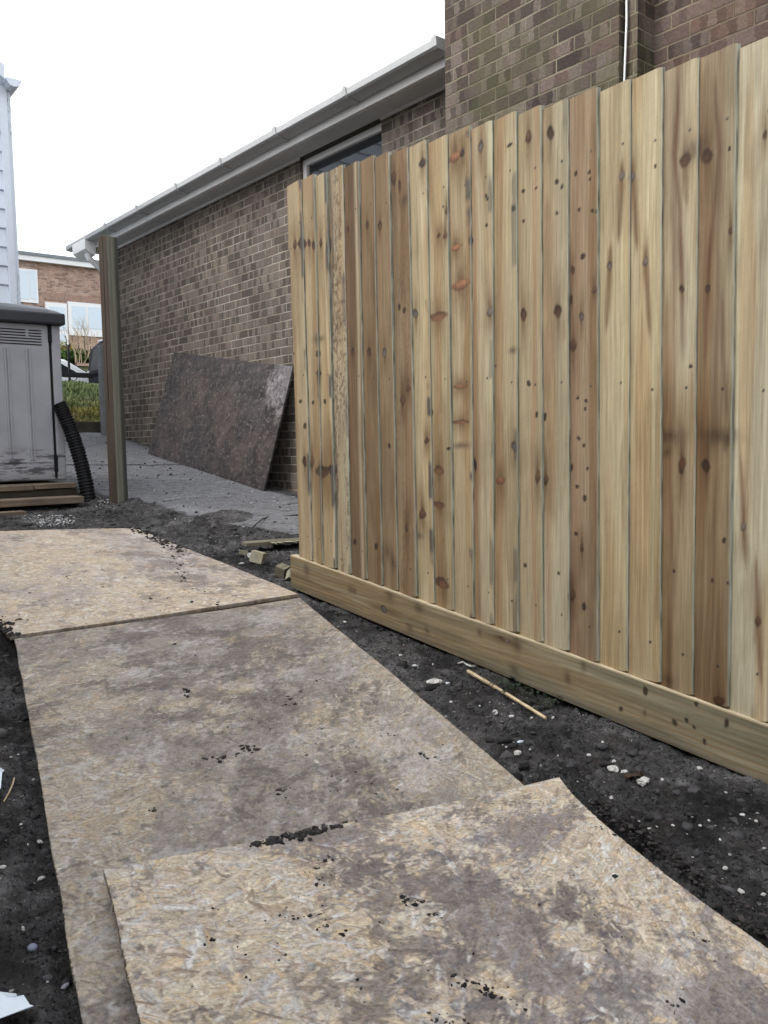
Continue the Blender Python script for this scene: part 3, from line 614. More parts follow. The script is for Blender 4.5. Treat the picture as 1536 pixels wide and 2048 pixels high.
KN = """593 490 4 9 b;608 488 9 11 b;622 487 4 8 b;632 492 4 9 b;645 487 4 9 b;661 492 5 14 k;699 460 3 6 b;738 451 4 7 b;763 453 5 9 b;641 678 9 6 s;589 708 2 3 d;640 708 4 6 d;641 747 5 5 b;
604 803 3 4 d;629 805 3 4 d;653 803 3 5 d;614 852 4 6 d;613 923 5 11 b;627 925 5 11 b;648 943 14 11 b;668 940 8 10 b;709 704 4 8 b;742 704 5 9 b;773 707 5 9 g;782 892 3 5 d;809 799 6 10 b;756 1093 4 7 d;777 1105 5 14 s;790 1125 5 14 s;712 1083 4 6 d;
790 358 6 14 b;803 373 4 10 b;813 402 7 12 s;850 327 8 9 k;914 314 14 10 r;929 308 5 7 k;966 294 6 12 g;977 393 3 4 d;980 399 3 3 d;978 451 3 4 d;891 414 2 3 d;898 423 4 7 b;881 472 5 4 b;896 472 6 5 b;915 496 13 6 r;945 482 4 9 k;926 570 20 10 r;880 633 18 9 r;985 624 7 10 g;801 614 3 7 d;812 621 3 7 d;833 628 7 9 g;
809 803 4 9 b;820 777 6 6 b;858 881 6 6 b;924 773 18 4 r;925 844 18 4 r;924 891 18 5 s;881 940 11 10 r;881 1009 14 6 r;848 1028 8 10 b;817 1055 4 9 b;840 1071 7 7 s;888 1166 14 12 r;1004 961 10 8 r;1033 893 6 10 g;953 930 4 12 k;1030 701 8 6 s;1061 767 4 6 d;993 732 2 3 d;902 897 4 4 d;1053 1130 4 5 d;865 825 4 6 d;
1061 275 7 13 b;1104 267 8 14 b;1024 292 6 4 d;1050 383 4 5 d;1077 378 3 3 d;1118 365 4 5 d;1129 375 3 5 d;1050 443 3 4 d;1118 427 3 4 d;1032 418 4 6 d;1155 348 3 5 d;1184 346 3 4 d;1185 360 3 4 d;1162 420 3 4 d;1190 423 3 4 d;1198 424 3 4 d;1170 513 5 6 d;1148 540 5 8 b;1194 581 6 6 b;1145 600 4 10 b;1166 633 6 9 g;1050 630 8 12 b;1120 624 9 13 b;
1248 353 6 9 g;1268 354 6 9 g;1222 533 6 9 g;1296 524 6 9 g;1375 322 12 14 b;1417 315 13 15 b;1467 463 5 9 b;1464 300 3 4 d;1316 334 3 4 d;1368 579 6 8 b;1419 579 6 8 b;1368 930 8 16 b;1415 930 9 14 b;1340 872 26 15 s;1440 872 34 18 s;1461 880 8 20 s;1337 905 8 9 s;1490 1053 6 10 g;1520 1243 8 9 b;1341 1362 12 16 s;1443 1400 14 10 b;1398 300 20 22 s;
1149 690 7 12 b;1158 796 3 4 d;1176 802 3 4 d;1174 818 3 4 d;1160 877 4 4 d;1171 891 3 4 d;1145 935 3 7 d;1178 937 3 4 d;1157 973 4 4 d;1173 996 4 7 d;1155 1067 4 4 d;1167 1095 4 8 b;1148 1190 7 10 b;1172 1212 4 9 d;1080 953 6 12 b;1094 958 5 11 b;1078 829 3 6 d;1092 834 3 8 d;1121 1146 3 4 d;1351 1142 3 4 d;1429 1160 3 5 d;1454 1080 4 6 d;1462 1165 3 4 d;1386 733 4 4 d;1534 270 5 9 b;1510 1450 5 9 b"""
ST = [([(1250, 312), (1247, 360), (1240, 500)], 7, .8), ([(1270, 296), (1268, 350), (1279, 520)], 7, .8), ([(1226, 470), (1222, 535), (1214, 680)], 6, .75), ([(1297, 480), (1296, 525), (1306, 690)], 6, .75),
      ([(1360, 120), (1359, 220), (1352, 310), (1364, 420), (1368, 600)], 6, .7), ([(1434, 90), (1436, 220), (1443, 300), (1432, 420), (1414, 640)], 6, .7), ([(1366, 440), (1369, 585), (1372, 740)], 6, .55), ([(1426, 440), (1419, 585), (1412, 760)], 7, .55),
      ([(1448, 560), (1452, 720), (1462, 860)], 5, .5), ([(1338, 560), (1336, 720), (1334, 860)], 5, .45), ([(1482, 880), (1490, 1050), (1497, 1160)], 5, .65), ([(1514, 1080), (1520, 1243), (1530, 1400)], 7, .7), ([(1374, 330), (1377, 390), (1380, 420)], 5, .5)]
def knots_px():
    out = []
    for s in KN.replace('\n', '').split(';'):
        x, y, rx, ry, k = s.split(); x, y, rx, ry = map(float, (x, y, rx, ry)); p = onx(x, y, FX)
        q = onx(x+rx, y, FX); q2 = onx(x, y+ry, FX); out.append((p[2], p[1], max(.003, abs(q2[2]-p[2])), max(.0028, abs(q[1]-p[1])), k))
    return out
KP = knots_px(); SP = []
for pts, wd, a in ST:
    L = [onx(x, y, FX) for x, y in pts]; SP.append(([(p[2], p[1]) for p in L], abs(onx(pts[0][0]+wd, pts[0][1], FX)[1]-L[0][1]), a))
M['fence'] = attr_mat('feather edge board', .8, (150, 150, 5), .5, .002)
M['gravelboard'] = attr_mat('gravel board timber', .8, (60, 3, 60), .4, .002)
fence = tag(empty('fence', (FX, 2.3, g1(2.19, 2.3))), 'new close boarded fence of overlapping pale timber boards above a horizontal gravel board', 'fence')
def keep_world(o, par):
    o.parent = par; o.matrix_parent_inverse = Matrix.Translation(par.location).inverted()
Vs, Fs, Cs = [], [], []; off = 0
nb = len(ytop)-1
for i in range(nb):
    a0, b0 = ytop[i], ytop[i+1]; a1, b1 = ybot[i], ybot[i+1]          # far / near edge, top and bottom
    zb = gtop((a1+b1)/2)+.004-.0944*abs(a1-b1)/2+(i*37 % 5)*.001; zt = gtop((a0+b0)/2)+1.812+((i*53 % 7)-3)*.0016
    over = .024
    nu, nv = 34, 430; u = np.linspace(0, 1, nu); v = np.linspace(0, 1, nv); U, Vv = np.meshgrid(u, v)
    far = (a1+over)*(1-Vv)+(a0+over)*Vv; near = b1*(1-Vv)+b0*Vv
    wav = (vnoise(Vv*26, np.full_like(Vv, i*3.1), 61)-.5)*.003+(vnoise(Vv*5, np.full_like(Vv, i*1.7), 62)-.5)*.005*(1 if i in (0, 1, 2, 3, 9, 10, 12) else .4)
    if i == 0: far = far+.016*sm((Vv-.833)/.004)-.018
    near = near+wav*.6
    Yc = far*(1-U)+near*U
    thick = .004+.0095*sm(U*1.0)+0*U
    th = .0035+.0105*np.clip(U, 0, 1)
    edge = sm((U-.93)/.07)*.003
    Xc = FX-th+edge*.6+(vnoise(Vv*3, np.full_like(Vv, i), 63)-.5)*.004
    Zc = zb+(zt-zb)*Vv
    Zc[-1] = zt-.003*sm((U[-1]-.9)/.1); Zc[0] = zb+.004*sm((U[0]-.9)/.1)
    y_lo, y_hi = near.min()-.02, far.max()+.02
    kk = [k for k in KP if y_lo+.01 < k[1] < y_hi-.005]
    ss = [s for s in SP if any(y_lo+.015 < t_ < y_hi-.03 for _, t_ in s[0])]
    yc = (a0+b0+a1+b1)/4
    heart = {3: [(yc+.052, .012, (.10, .09, .08), .8)], 11: [(yc+.045, .02, (.27, .165, .09), .8)], 12: [(yc+.03, .012, (.34, .22, .13), .5)], 13: [(yc-.01, .012, (.30, .18, .10), .7)],
             14: [(yc+.045, .012, (.30, .20, .12), .6)], 15: [(yc+.03, .025, (.25, .16, .10), .6)], 8: [(yc-.02, .02, (.55, .45, .30), .4)], 18: [(yc+.02, .012, (.17, .10, .058), .5)], 19: [(yc-.005, .013, (.16, .09, .05), .55), (yc+.035, .012, (.2, .13, .08), .4)],
             4: [(yc-.03, .012, (.40, .33, .23), .7)], 2: [(yc-.03, .012, (.55, .45, .31), .6)], 7: [(yc-.03, .02, (.24, .16, .1), .5)], 6: [(yc-.035, .012, (.2, .13, .08), .5)]}.get(i, ())
    nails = [(zb+h+(vnoise(np.array(i*2.3+h), np.array(0.), 64)-.5)*.02, near.mean()+.03) for h in (.12, .90, 1.62)]
    Cc = wood(Zc, Yc, BC[i], i*7+3, kk, ss, heart, mott=1.0 if i == 3 else (.35 if i in (7,) else 0), nails=nails, ringa=.30 if i in (4, 5, 18, 19) else .21)
    # reddish-brown tone towards the foot of boards 19 and 20
    if i in (18, 19):
        m = (.95*sm((zb+1.02-Zc)/.22)*(.6+.5*vnoise(Zc*3, U*5, 83)))[..., None]; Cc = Cc*(1-m)+Cc*np.array([.58, .48, .38])*m
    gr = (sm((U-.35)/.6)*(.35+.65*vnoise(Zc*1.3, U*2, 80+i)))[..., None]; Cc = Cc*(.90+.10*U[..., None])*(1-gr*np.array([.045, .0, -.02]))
    wm = (sm((fbm(Zc*2.2+i*3, Yc*9, 120, 4, .6)-.50)/.16)*.20)[..., None]; Cc = Cc*(1-wm*np.array([.9, 1., 1.12]))
    pale = sm((U-.945)/.05)[..., None]; Cc = Cc*(1-pale*.7)+np.array([.27, .28, .23])*pale*.7*(.8+.4*vnoise(Zc*30, U*2, i)[..., None])
    dk = sm((.10-U*1.0)/.10)[..., None]
    blot = (sm((fbm(Zc*7, Yc*5, 70+i, 3)-.52)/.12)*sm((U-.76-.10*fbm(Zc*5, Zc*0+i, 75, 2))/.05)*(1-sm((U-.965)/.03)))[..., None]*(.9 if i in (0, 2, 8, 10) else .5 if i in (1, 3, 11, 12, 14) else 0); Cc = Cc*(1-blot)+np.array([.07, .065, .06])*blot
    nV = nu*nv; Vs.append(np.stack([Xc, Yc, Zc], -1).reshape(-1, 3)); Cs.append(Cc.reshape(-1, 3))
    k = np.arange((nv-1)*(nu-1)); r_, c_ = k//(nu-1), k % (nu-1); A = off+r_*nu+c_
    Fs.append(np.stack([A, A+1, A+nu+1, A+nu], 1)); off += nV
    # thick near edge, top end and back
    eV = []; eC = []
    rw = np.arange(nv); e0 = np.stack([Xc[:, -1], Yc[:, -1], Zc[:, -1]], -1); e1 = e0.copy(); e1[:, 0] = FX+.001
    ec = np.array([.36, .385, .33])*(.45+.95*vnoise(Zc[:, -1]*20, np.full(nv, i*1.3), 66))[:, None]
    Vs.append(np.concatenate([e0, e1])); Cs.append(np.concatenate([ec, ec])); B = off+np.arange(nv-1)
    Fs.append(np.stack([B, B+nv, B+nv+1, B+1], 1)); off += 2*nv
    for rr in (-1, 0):
        t0 = np.stack([Xc[rr], Yc[rr], Zc[rr]], -1); t1 = t0.copy(); t1[:, 0] = FX+.001; tc = np.tile(np.array([.46, .40, .28]), (2*nu, 1))
        Vs.append(np.concatenate([t0, t1])); Cs.append(tc); B = off+np.arange(nu-1); Fs.append(np.stack([B, B+1, B+nu+1, B+nu], 1)); off += 2*nu
    bq = np.array([[FX+.001, far[0, 0], zb], [FX+.001, near[0, 0], zb], [FX+.001, near[-1, 0], zt], [FX+.001, far[-1, 0], zt]])
    Vs.append(bq); Cs.append(np.tile(np.array(BC[i])*.8, (4, 1))); Fs.append(np.array([[off, off+3, off+2, off+1]])); off += 4
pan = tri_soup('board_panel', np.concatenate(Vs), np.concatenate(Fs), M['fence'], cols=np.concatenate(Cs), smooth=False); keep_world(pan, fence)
# gravel board: proud of the boards, following the slope
gy0, gy1 = .86, 3.555
nv, nu = 620, 60; v = np.linspace(gy0, gy1, nv); u = np.linspace(-.165, 0, nu); Vv, U = np.meshgrid(v, u, indexing='ij')
gk = [(y_, u_, a_, b_, k_) for y_, u_, a_, b_, k_ in ()]
def gpx(x, y):
    p = onx(x, y, FX-.022); return p[1], p[2]-gtop(p[1])
gk = []
for (x, y, rx, ry, k) in ((769, 1218, 6, 7, 'g'), (820, 1256, 6, 8, 's'), (855, 1262, 4, 7, 's'), (780, 1190, 8, 12, 's'), (838, 1215, 7, 10, 's'), (1005, 1278, 6, 5, 'b'), (1016, 1282, 5, 5, 'g'), (1035, 1290, 8, 14, 's'), (1030, 1340, 10, 10, 's'),
                          (1167, 1330, 5, 10, 's'), (1292, 1382, 5, 9, 'd'), (1243, 1418, 4, 5, 'd'), (1290, 1425, 4, 7, 's'), (1350, 1445, 5, 6, 'd'), (1374, 1440, 4, 5, 'd'), (1389, 1454, 4, 4, 'd'), (1394, 1407, 4, 6, 'd'), (1454, 1446, 4, 9, 'd'), (1410, 1483, 4, 6, 'd'), (614, 1140, 5, 12, 's'), (702, 1180, 5, 6, 's'), (710, 1182, 3, 5, 's'), (1136, 1355, 6, 12, 's'), (960, 1265, 4, 7, 's')):
    a, b = gpx(x, y); gk.append((a, b, abs(gpx(x+rx, y)[0]-a), abs(gpx(x, y+ry)[1]-b), k))
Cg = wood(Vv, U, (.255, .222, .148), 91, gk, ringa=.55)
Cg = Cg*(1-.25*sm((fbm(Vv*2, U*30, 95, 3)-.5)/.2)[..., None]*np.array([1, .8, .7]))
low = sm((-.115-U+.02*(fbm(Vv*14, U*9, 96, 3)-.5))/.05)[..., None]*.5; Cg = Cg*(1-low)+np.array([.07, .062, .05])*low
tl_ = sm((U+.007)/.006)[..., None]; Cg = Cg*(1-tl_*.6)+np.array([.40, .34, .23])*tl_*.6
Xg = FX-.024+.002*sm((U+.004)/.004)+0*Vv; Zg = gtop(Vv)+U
G1 = np.stack([Xg, Vv, Zg], -1)
Vs = [G1.reshape(-1, 3)]; Cs = [Cg.reshape(-1, 3)]; k = np.arange((nv-1)*(nu-1)); r_, c_ = k//(nu-1), k % (nu-1); A = r_*nu+c_; Fs = [np.stack([A, A+1, A+nu+1, A+nu], 1)]; off = nv*nu
t0 = G1[:, -1]; t1 = t0.copy(); t1[:, 0] = FX+.016
Vs.append(np.concatenate([t0, t1])); tcol = np.array([.42, .36, .25])*(.85+.3*vnoise(v*40, v*0, 97))[:, None]; Cs.append(np.concatenate([tcol, tcol])); B = off+np.arange(nv-1); Fs.append(np.stack([B, B+1, B+nv+1, B+nv], 1)); off += 2*nv
for yv in (0, nv-1):
    e = np.array([[FX-.024, v[yv], gtop(v[yv])], [FX+.016, v[yv], gtop(v[yv])], [FX+.016, v[yv], gtop(v[yv])-.165], [FX-.024, v[yv], gtop(v[yv])-.165]])
    Vs.append(e); Cs.append(np.tile(np.array([.36, .31, .21]), (4, 1))); Fs.append(np.array([[off, off+1, off+2, off+3]])); off += 4
e = np.array([[FX+.016, v[0], gtop(v[0])], [FX+.016, v[-1], gtop(v[-1])], [FX+.016, v[-1], gtop(v[-1])-.165], [FX+.016, v[0], gtop(v[0])-.165]]); Vs.append(e); Cs.append(np.tile(np.array([.3, .26, .18]), (4, 1))); Fs.append(np.array([[off, off+1, off+2, off+3]]))
gb = tri_soup('gravel_board', np.concatenate(Vs), np.concatenate(Fs), M['gravelboard'], cols=np.concatenate(Cs)); keep_world(gb, fence)
# rails and posts behind the boards
for h in (.30, 1.0, 1.62):
    m = MB(); y0, y1 = .86, 3.5
    m.box((FX+.004, y0, -.04), (FX+.06, y1, .04), fn=lambda x, y, z, h=h: (x, y, gtop(y)+h+z)); keep_world(m.build('rail', M['pt_wood_y'], None, .003), fence)
for yp_ in (3.42, 1.62):
    m = MB(); m.box((FX+.0625, yp_-.05, g1(2.3, yp_)-.3), (FX+.1625, yp_+.05, gtop(yp_)+1.74)); keep_world(m.build('post', M['pt_wood'], None, .004), fence)

# ------------------------------------------------------------------ brick bungalow on the right
HO = np.array([3.925, 6.282]); Hd = np.array([-.02898, .99958]); Hn = np.array([.99958, .02898])
def H(a, b, z): return (HO[0]+Hd[0]*a+Hn[0]*b, HO[1]+Hd[1]*a+Hn[1]*b, z)
def onh(px, py, b):
    d = ray(px, py); o = np.array([*(HO+Hn*b), 0]); n3 = np.array([*Hn, 0]); p = CP+d*(((o-CP)@n3)/(d@n3)); return float((p[:2]-HO-Hn*b)@Hd), float(p[2])
house = tag(empty('bungalow', (*HO, .55)), 'brown brick bungalow with white gutter and eaves, its flank running along the path', 'house')
def hp(mb, name, mat, par=house, bevel=0, smooth=False):
    o = mb.build(name, mat, None, bevel, smooth); o.parent = par
    if par is house: o.matrix_parent_inverse = Matrix.Translation(house.location).inverted()
    return o
def hbox(mb, a0, a1, b0, b1, z0, z1, skip=''):
    """box in house coordinates, uv in metres"""
    if a0 > a1: a0, a1 = a1, a0
    P = lambda a, b, z: H(a, b, z)
    for k, c, u in (('out', [(a1, b0, z0), (a0, b0, z0), (a0, b0, z1), (a1, b0, z1)], 0), ('in', [(a0, b1, z0), (a1, b1, z0), (a1, b1, z1), (a0, b1, z1)], 0),
                    ('near', [(a0, b0, z0), (a0, b1, z0), (a0, b1, z1), (a0, b0, z1)], 1), ('far', [(a1, b1, z0), (a1, b0, z0), (a1, b0, z1), (a1, b1, z1)], 1)):
        if k in skip: continue
        mb.quad([P(*q) for q in c], [(q[u], q[2]) for q in c])
    mb.quad([P(*q) for q in [(a0, b0, z1), (a0, b1, z1), (a1, b1, z1), (a1, b0, z1)]], [(q[0], q[1]) for q in [(a0, b0, z1), (a0, b1, z1), (a1, b1, z1), (a1, b0, z1)]])
    mb.quad([P(*q) for q in [(a0, b0, z0), (a1, b0, z0), (a1, b1, z0), (a0, b1, z0)]], [(q[0], q[1]) for q in [(a0, b0, z0), (a1, b0, z0), (a1, b1, z0), (a0, b1, z0)]])
WE = 4.15; w0, w1, wz0, wz1 = -1.241, -.154, 2.2, 3.404; CH0 = -2.29; CH1 = onh(1238, 80, -.35)[0]; RET = CH1-.075
m = MB()
hbox(m, w1, WE, 0, .22, .2, 3.425); hbox(m, CH0-.05, w0, 0, .22, .2, 3.425); hbox(m, w0, w1, 0, .22, .2, wz0)
m2 = MB(); hbox(m2, WE-.22, WE, .22, 7.5, .2, 3.425)
hp(m, 'wall', M['brick']); hp(m2, 'wall', M['brick'])
m = MB(); hbox(m, CH0, CH1, -.35, .25, .1, 6.4); hbox(m, CH1, RET, -.30, .25, .1, 6.4); hp(m, 'chimney_breast', M['brick_green'])
m = MB(); hbox(m, RET, -11, -.15, .1, -.4, 5.6); hbox(m, RET, RET+.22, .1, 7.5, 3.4, 5.6); hp(m, 'wall', M['brick_brown'])
# eaves
m = MB(); hbox(m, -2.24, WE-.02, -.20, -.18, 3.432, 3.585); hp(m, 'fascia', M['upvc'])
m = MB(); hbox(m, -2.24, WE-.02, -.18, -.001, 3.426, 3.436); hbox(m, WE-.02, WE+.14, -.18, 7.5, 3.426, 3.436); hp(m, 'soffit', M['upvc_dull'])
m = MB(); hbox(m, -2.24, w0, -.014, -.001, 3.405, 3.426); hbox(m, w1, WE-.02, -.014, -.001, 3.405, 3.426); hp(m, 'soffit_bead', M['upvc'])
m = MB(); hbox(m, WE+.14, WE+.16, -.20, 7.5, 3.432, 3.585); hp(m, 'fascia', M['upvc'])
m = MB()
rf = [(-.20, 3.545), (3.6, 4.70), (7.5, 3.545)]
for (b0, z0), (b1, z1) in zip(rf[:-1], rf[1:]):
    m.quad([H(-2.24 if b0 < 0 else RET, b0, z0), H(-2.24 if b0 < 0 else RET, b1, z1), H(WE+.2, b1, z1), H(WE+.2, b0, z0)]); m.quad([H(-2.24, b0, z0+.035), H(WE+.2, b0, z0+.035), H(WE+.2, b1, z1+.035), H(-2.24, b1, z1+.035)])
hp(m, 'roof', M['roof'])
m = MB(); hbox(m, RET+.3, -11, -.45, 7.7, 5.6, 5.7); hp(m, 'roof', M['roof'])
prof = [(-.204, 3.540), (-.204, 3.492), (-.22, 3.488), (-.312, 3.500), (-.326, 3.510), (-.330, 3.552), (-.325, 3.557), (-.319, 3.551), (-.315, 3.514), (-.308, 3.508), (-.225, 3.496), (-.212, 3.50), (-.212, 3.54)]
def extr(m, pr, a0, a1, cap=True):
    n = len(pr)
    for i in range(n):
        p, q = pr[i], pr[(i+1) % n]; m.quad([H(a0, *p), H(a0, *q), H(a1, *q), H(a1, *p)])
    if cap: m.quad([H(a0, *p) for p in pr]); m.quad([H(a1, *p) for p in reversed(pr)])
m = MB(); extr(m, prof, -2.17, 4.66); gut = hp(m, 'gutter', M['gutter'])
clipp = [(-.203, 3.552), (-.203, 3.484), (-.22, 3.480), (-.316, 3.492), (-.334, 3.506), (-.341, 3.560), (-.32, 3.562), (-.22, 3.562)]
for px, py in ((869, 80), (689, 196), (549, 272), (440, 334), (351, 384), (273, 428), (210, 464)):
    a = onh(px, py, -.33)[0]; m = MB(); extr(m, clipp, a-.022, a+.022)
    hbox(m, a-.012, a+.012, -.338, -.333, 3.545, 3.574)
    o = m.build('gutter_clip', M['gutter'], None); o.parent = gut
# hopper and swan neck
ah = onh(171, 500, -.3)[0]
m = MB(); pr = [(-.338, 3.520), (-.335, 3.40), (-.22, 3.33), (-.205, 3.40), (-.205, 3.520)]; extr(m, pr, ah-.09, ah+.34); hp(m, 'gutter_outlet', M['upvc'])
m = MB(); m.tube([H(ah, -.28, 3.36), H(ah-.01, -.26, 3.30), H(ah-.02, -.10, 3.17), H(ah-.02, -.05, 3.08), H(ah-.02, -.045, .75)], .036, 10); hp(m, 'downpipe', M['upvc'])
# window
win = MB(); fr = .05
hbox(win, w0, w1, .03, .09, wz1-.048, wz1); hbox(win, w0, w1, .03, .09, wz0, wz0+fr); hbox(win, w1-fr, w1, .03, .09, wz0+fr, wz1-.048); hbox(win, w0, w0+.02, .03, .09, wz0+fr, wz1-.048)
wf = hp(win, 'window', M['upvc'])
m = MB(); m.quad([H(w1-fr, .06, wz0+fr), H(w0+.02, .06, wz0+fr), H(w0+.02, .06, wz1-.048), H(w1-fr, .06, wz1-.048)]); o = m.build('pane', M['glass'], None); o.parent = wf
m = MB(); hbox(m, w0, w1, .12, .14, wz0, wz1); o = m.build('blind', M['dark'], None); o.parent = wf
m = MB(); hbox(m, w0-.02, w1+.02, -.03, .03, wz0-.05, wz0); hp(m, 'window_sill', M['upvc'])
# cable
ca, cz = onh(1253, 60, -.315); p0 = H(ca, -.318, 6.3)
m = MB(); zc = onh(1249, 158, -.315)[1]
m.tube([H(ca, -.318, 6.3), H(ca, -.318, 3.3), H(ca-.002, -.318, 3.0+.12), H(ca+.006, -.322, zc), H(ca+.03, -.325, zc-.3), H(ca+.03, -.325, .5)], .0055, 8)
tag(m.build('cable', M['white'], None, smooth=True), 'thin white cable hanging down the corner of the brick chimney', 'cable')

# ------------------------------------------------------------------ grey plastic garden store
def shed_mat():
    t = NT('grey shed plastic', .5, .4); o = t.obj(); x, y, z = t.xyz(o)
    n = t.noise(o, 4, 5, .6); n2 = t.noise(t.map(o, sc=(6, 6, 30)), 1., 5, .72)
    c = t.ramp(n, [(.3, (.345, .345, .368)), (.7, (.43, .427, .448))])
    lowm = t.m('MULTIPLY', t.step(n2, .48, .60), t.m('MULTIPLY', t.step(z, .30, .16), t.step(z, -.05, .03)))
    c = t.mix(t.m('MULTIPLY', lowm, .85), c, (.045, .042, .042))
    sc = t.noise(t.map(o, rot=(0, R(25), 0), sc=(16, 4, 5)), 1., 3, .6); c = t.mix(t.m('MULTIPLY', t.step(sc, .66, .75), .35), c, (.12, .12, .13))
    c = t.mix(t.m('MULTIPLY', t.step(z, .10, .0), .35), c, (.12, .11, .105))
    t.color(c); t.bump(t.noise(o, 160, 3, .6), .15, .001); return t.mat
M['shed'] = shed_mat(); M['lid'] = plain('dark grey lid', (.026, .027, .033), .42, .5, .12, 8); M['gap'] = plain('dark seam', (.012, .012, .014), .7, .2)
SX0, SX1, SY, SZ0, SZ1 = .60, 2.06, 6.75, .752, 1.965
shed = tag(empty('garden_store', (1.33, 7.15, SZ0)), 'low grey plastic garden store with slatted vent and dark curved lid', 'shed')
def sb(name, mat, boxes, bevel=0):
    m = MB()
    for a, b in boxes: m.box(tuple(np.array(a)-np.array([1.33, 7.15, SZ0])), tuple(np.array(b)-np.array([1.33, 7.15, SZ0])))
    return m.build(name, mat, shed, bevel)
sb('body', M['shed'], [((SX0, SY+.02, SZ0), (SX1, SY+.82, SZ1))], .02)
GX = at(105, 800, SY)[0]
sb('side_post', M['shed'], [((GX+.012, SY-.006, SZ0+.004), (SX1+.004, SY+.06, SZ1-.004))], .012)
door = sb('door', M['shed'], [((SX0+.12, SY, SZ0+.008), (GX-.006, SY+.03, SZ1-.006))], .008)
rb = MB()
for px in (17, 60):
    gx_ = at(px, 800, SY)[0]
    for dx in (-.011, .011): rb.box((gx_+dx-.006-1.33, SY-.012-7.15, .16), (gx_+dx+.006-1.33, SY+.005-7.15, 1.02))
for gx_ in (1.29, .98):
    for dx in (-.011, .011): rb.box((gx_+dx-.006-1.33, SY-.007-7.15, .16), (gx_+dx+.006-1.33, SY+.005-7.15, 1.02))
rb.box((SX0+.14-1.33, SY-.006-7.15, .145), (GX-.02-1.33, SY+.005-7.15, .157))
o = rb.build('door_rib', M['shed'], None, .002); o.parent = door
vt = MB(); vx1 = at(82, 660, SY)[0]
for i in range(6):
    z0 = 1.155-i*.0215
    spans = [(SX0+.2, vx1-.115), (vx1-.095, vx1)] if i < 3 else [(SX0+.2, vx1)]
    for a, b in spans: vt.box((a-1.33, SY-.0025-7.15, z0), (b-1.33, SY+.004-7.15, z0+.008))
o = vt.build('vent', M['gap'], None); o.parent = door
sb('seam', M['gap'], [((GX-.006, SY+.004, SZ0+.02), (GX+.012, SY+.03, SZ1-.01))])
for z in (1.83, .82): sb('hinge', M['gap'], [((GX-.012, SY-.012, z), (GX+.016, SY+.004, z+.13))], .003)
lm = MB(); lm.box((SX0-.05-1.33, SY-.055-7.15, SZ1-SZ0-.004), (SX1+.035-1.33, SY+.86-7.15, SZ1-SZ0+.085)); lid = lm.build('lid', M['lid'], shed, .014)
nu, nv = 80, 40; u = np.linspace(-1, 1, nu); v = np.linspace(-1, 1, nv); U, V = np.meshgrid(u, v)
seamd = .006*np.exp(-((np.abs(U)-.90)/.008)**2)+.004*np.exp(-((V+.62)/.02)**2)
LZ = SZ1-SZ0+.082+.10*np.clip(1-V**2, 0, 1)**.62*np.clip(1-np.abs(U)**9, 0, 1)**.5-seamd
P = np.stack([(SX0+SX1)/2-1.33-.007+U*(SX1-SX0+.07)/2, SY+.40-7.15+V*.445, LZ], -1)
o = grid_mesh('lid_top', P, M['lid'], lid)
# timber platform under it
plat = tag(empty('timber_platform', (1.3, 6.9, .70)), 'weathered timber platform that the grey garden store stands on', 'platform')
def lb(name, mat, par, a, b, bevel=.004, rz=0):
    c = (np.array(a)+np.array(b))/2; hh = (np.array(b)-np.array(a))/2; m = MB(); m.box(tuple(-hh), tuple(hh)); o = m.build(name, mat, None, bevel)
    o.location = tuple(c-np.array(par.location)) if par else tuple(c); o.rotation_euler = (0, 0, rz); o.parent = par; return o
jx = at(68, 975, 6.5)[0]; ex = at(152, 972, 6.5)[0]
lb('deck_board', M['plank'], plat, (.3, 6.50, .695), (jx-.003, 6.66, .732)); lb('deck_board', M['plank'], plat, (jx+.003, 6.497, .70), (ex, 6.66, .737))
lb('deck_board', M['plank'], plat, (.3, 6.665, .697), (2.06, 7.6, .735))
lb('riser_board', M['old_wood'], plat, (.3, 6.53, .52), (2.07, 6.565, .694)); lb('side_board', M['old_wood'], plat, (2.03, 6.566, .5), (2.065, 7.6, .696))
lb('bearer', M['old_wood'], plat, (.3, 7.4, .5), (2.02, 7.5, .696))
px1 = at(168, 1012, 6.30)[0]
o = lb('plank', M['plank'], None, (.25, 6.285, .592), (px1, 6.50, .642), .005); tag(o, 'thick plank laid as a step in front of the timber platform', 'plank')
o = lb('timber_block', M['plank'], None, (.75, 6.16, .49), (at(54, 1040, 6.16)[0], 6.27, .565), .005); tag(o, 'short timber block tucked below the step plank at the picture edge', 'timber block')

# corrugated pipe
def bez(p0, p1, p2, p3, n):
    t = np.linspace(0, 1, n)[:, None]; return (1-t)**3*p0+3*t*(1-t)**2*p1+3*t*t*(1-t)*p2+t**3*p3
a0 = at(117, 807, 6.64); a1 = at(146, 862, 6.60); a2 = at(169, 935, 6.52); a3 = at(180, 1016, 6.46)
pts = bez(a0, a1, a2, a3, 190); rad = .054+.0035*np.sign(np.sin(np.arange(190)*2*math.pi/5.2))
m = MB(); m.tube([tuple(p) for p in pts], rad, 20, cap=False)
m.tube([tuple(p) for p in pts[:40]], [.046]*40, 16, cap=False)
M['pipe'] = plain('black pipe plastic', (.0055, .0058, .007), .5, .3, .15, 20)
tag(m.build('drain_pipe', M['pipe'], None), 'black corrugated drain pipe sticking out of the soil against the garden store', 'pipe')

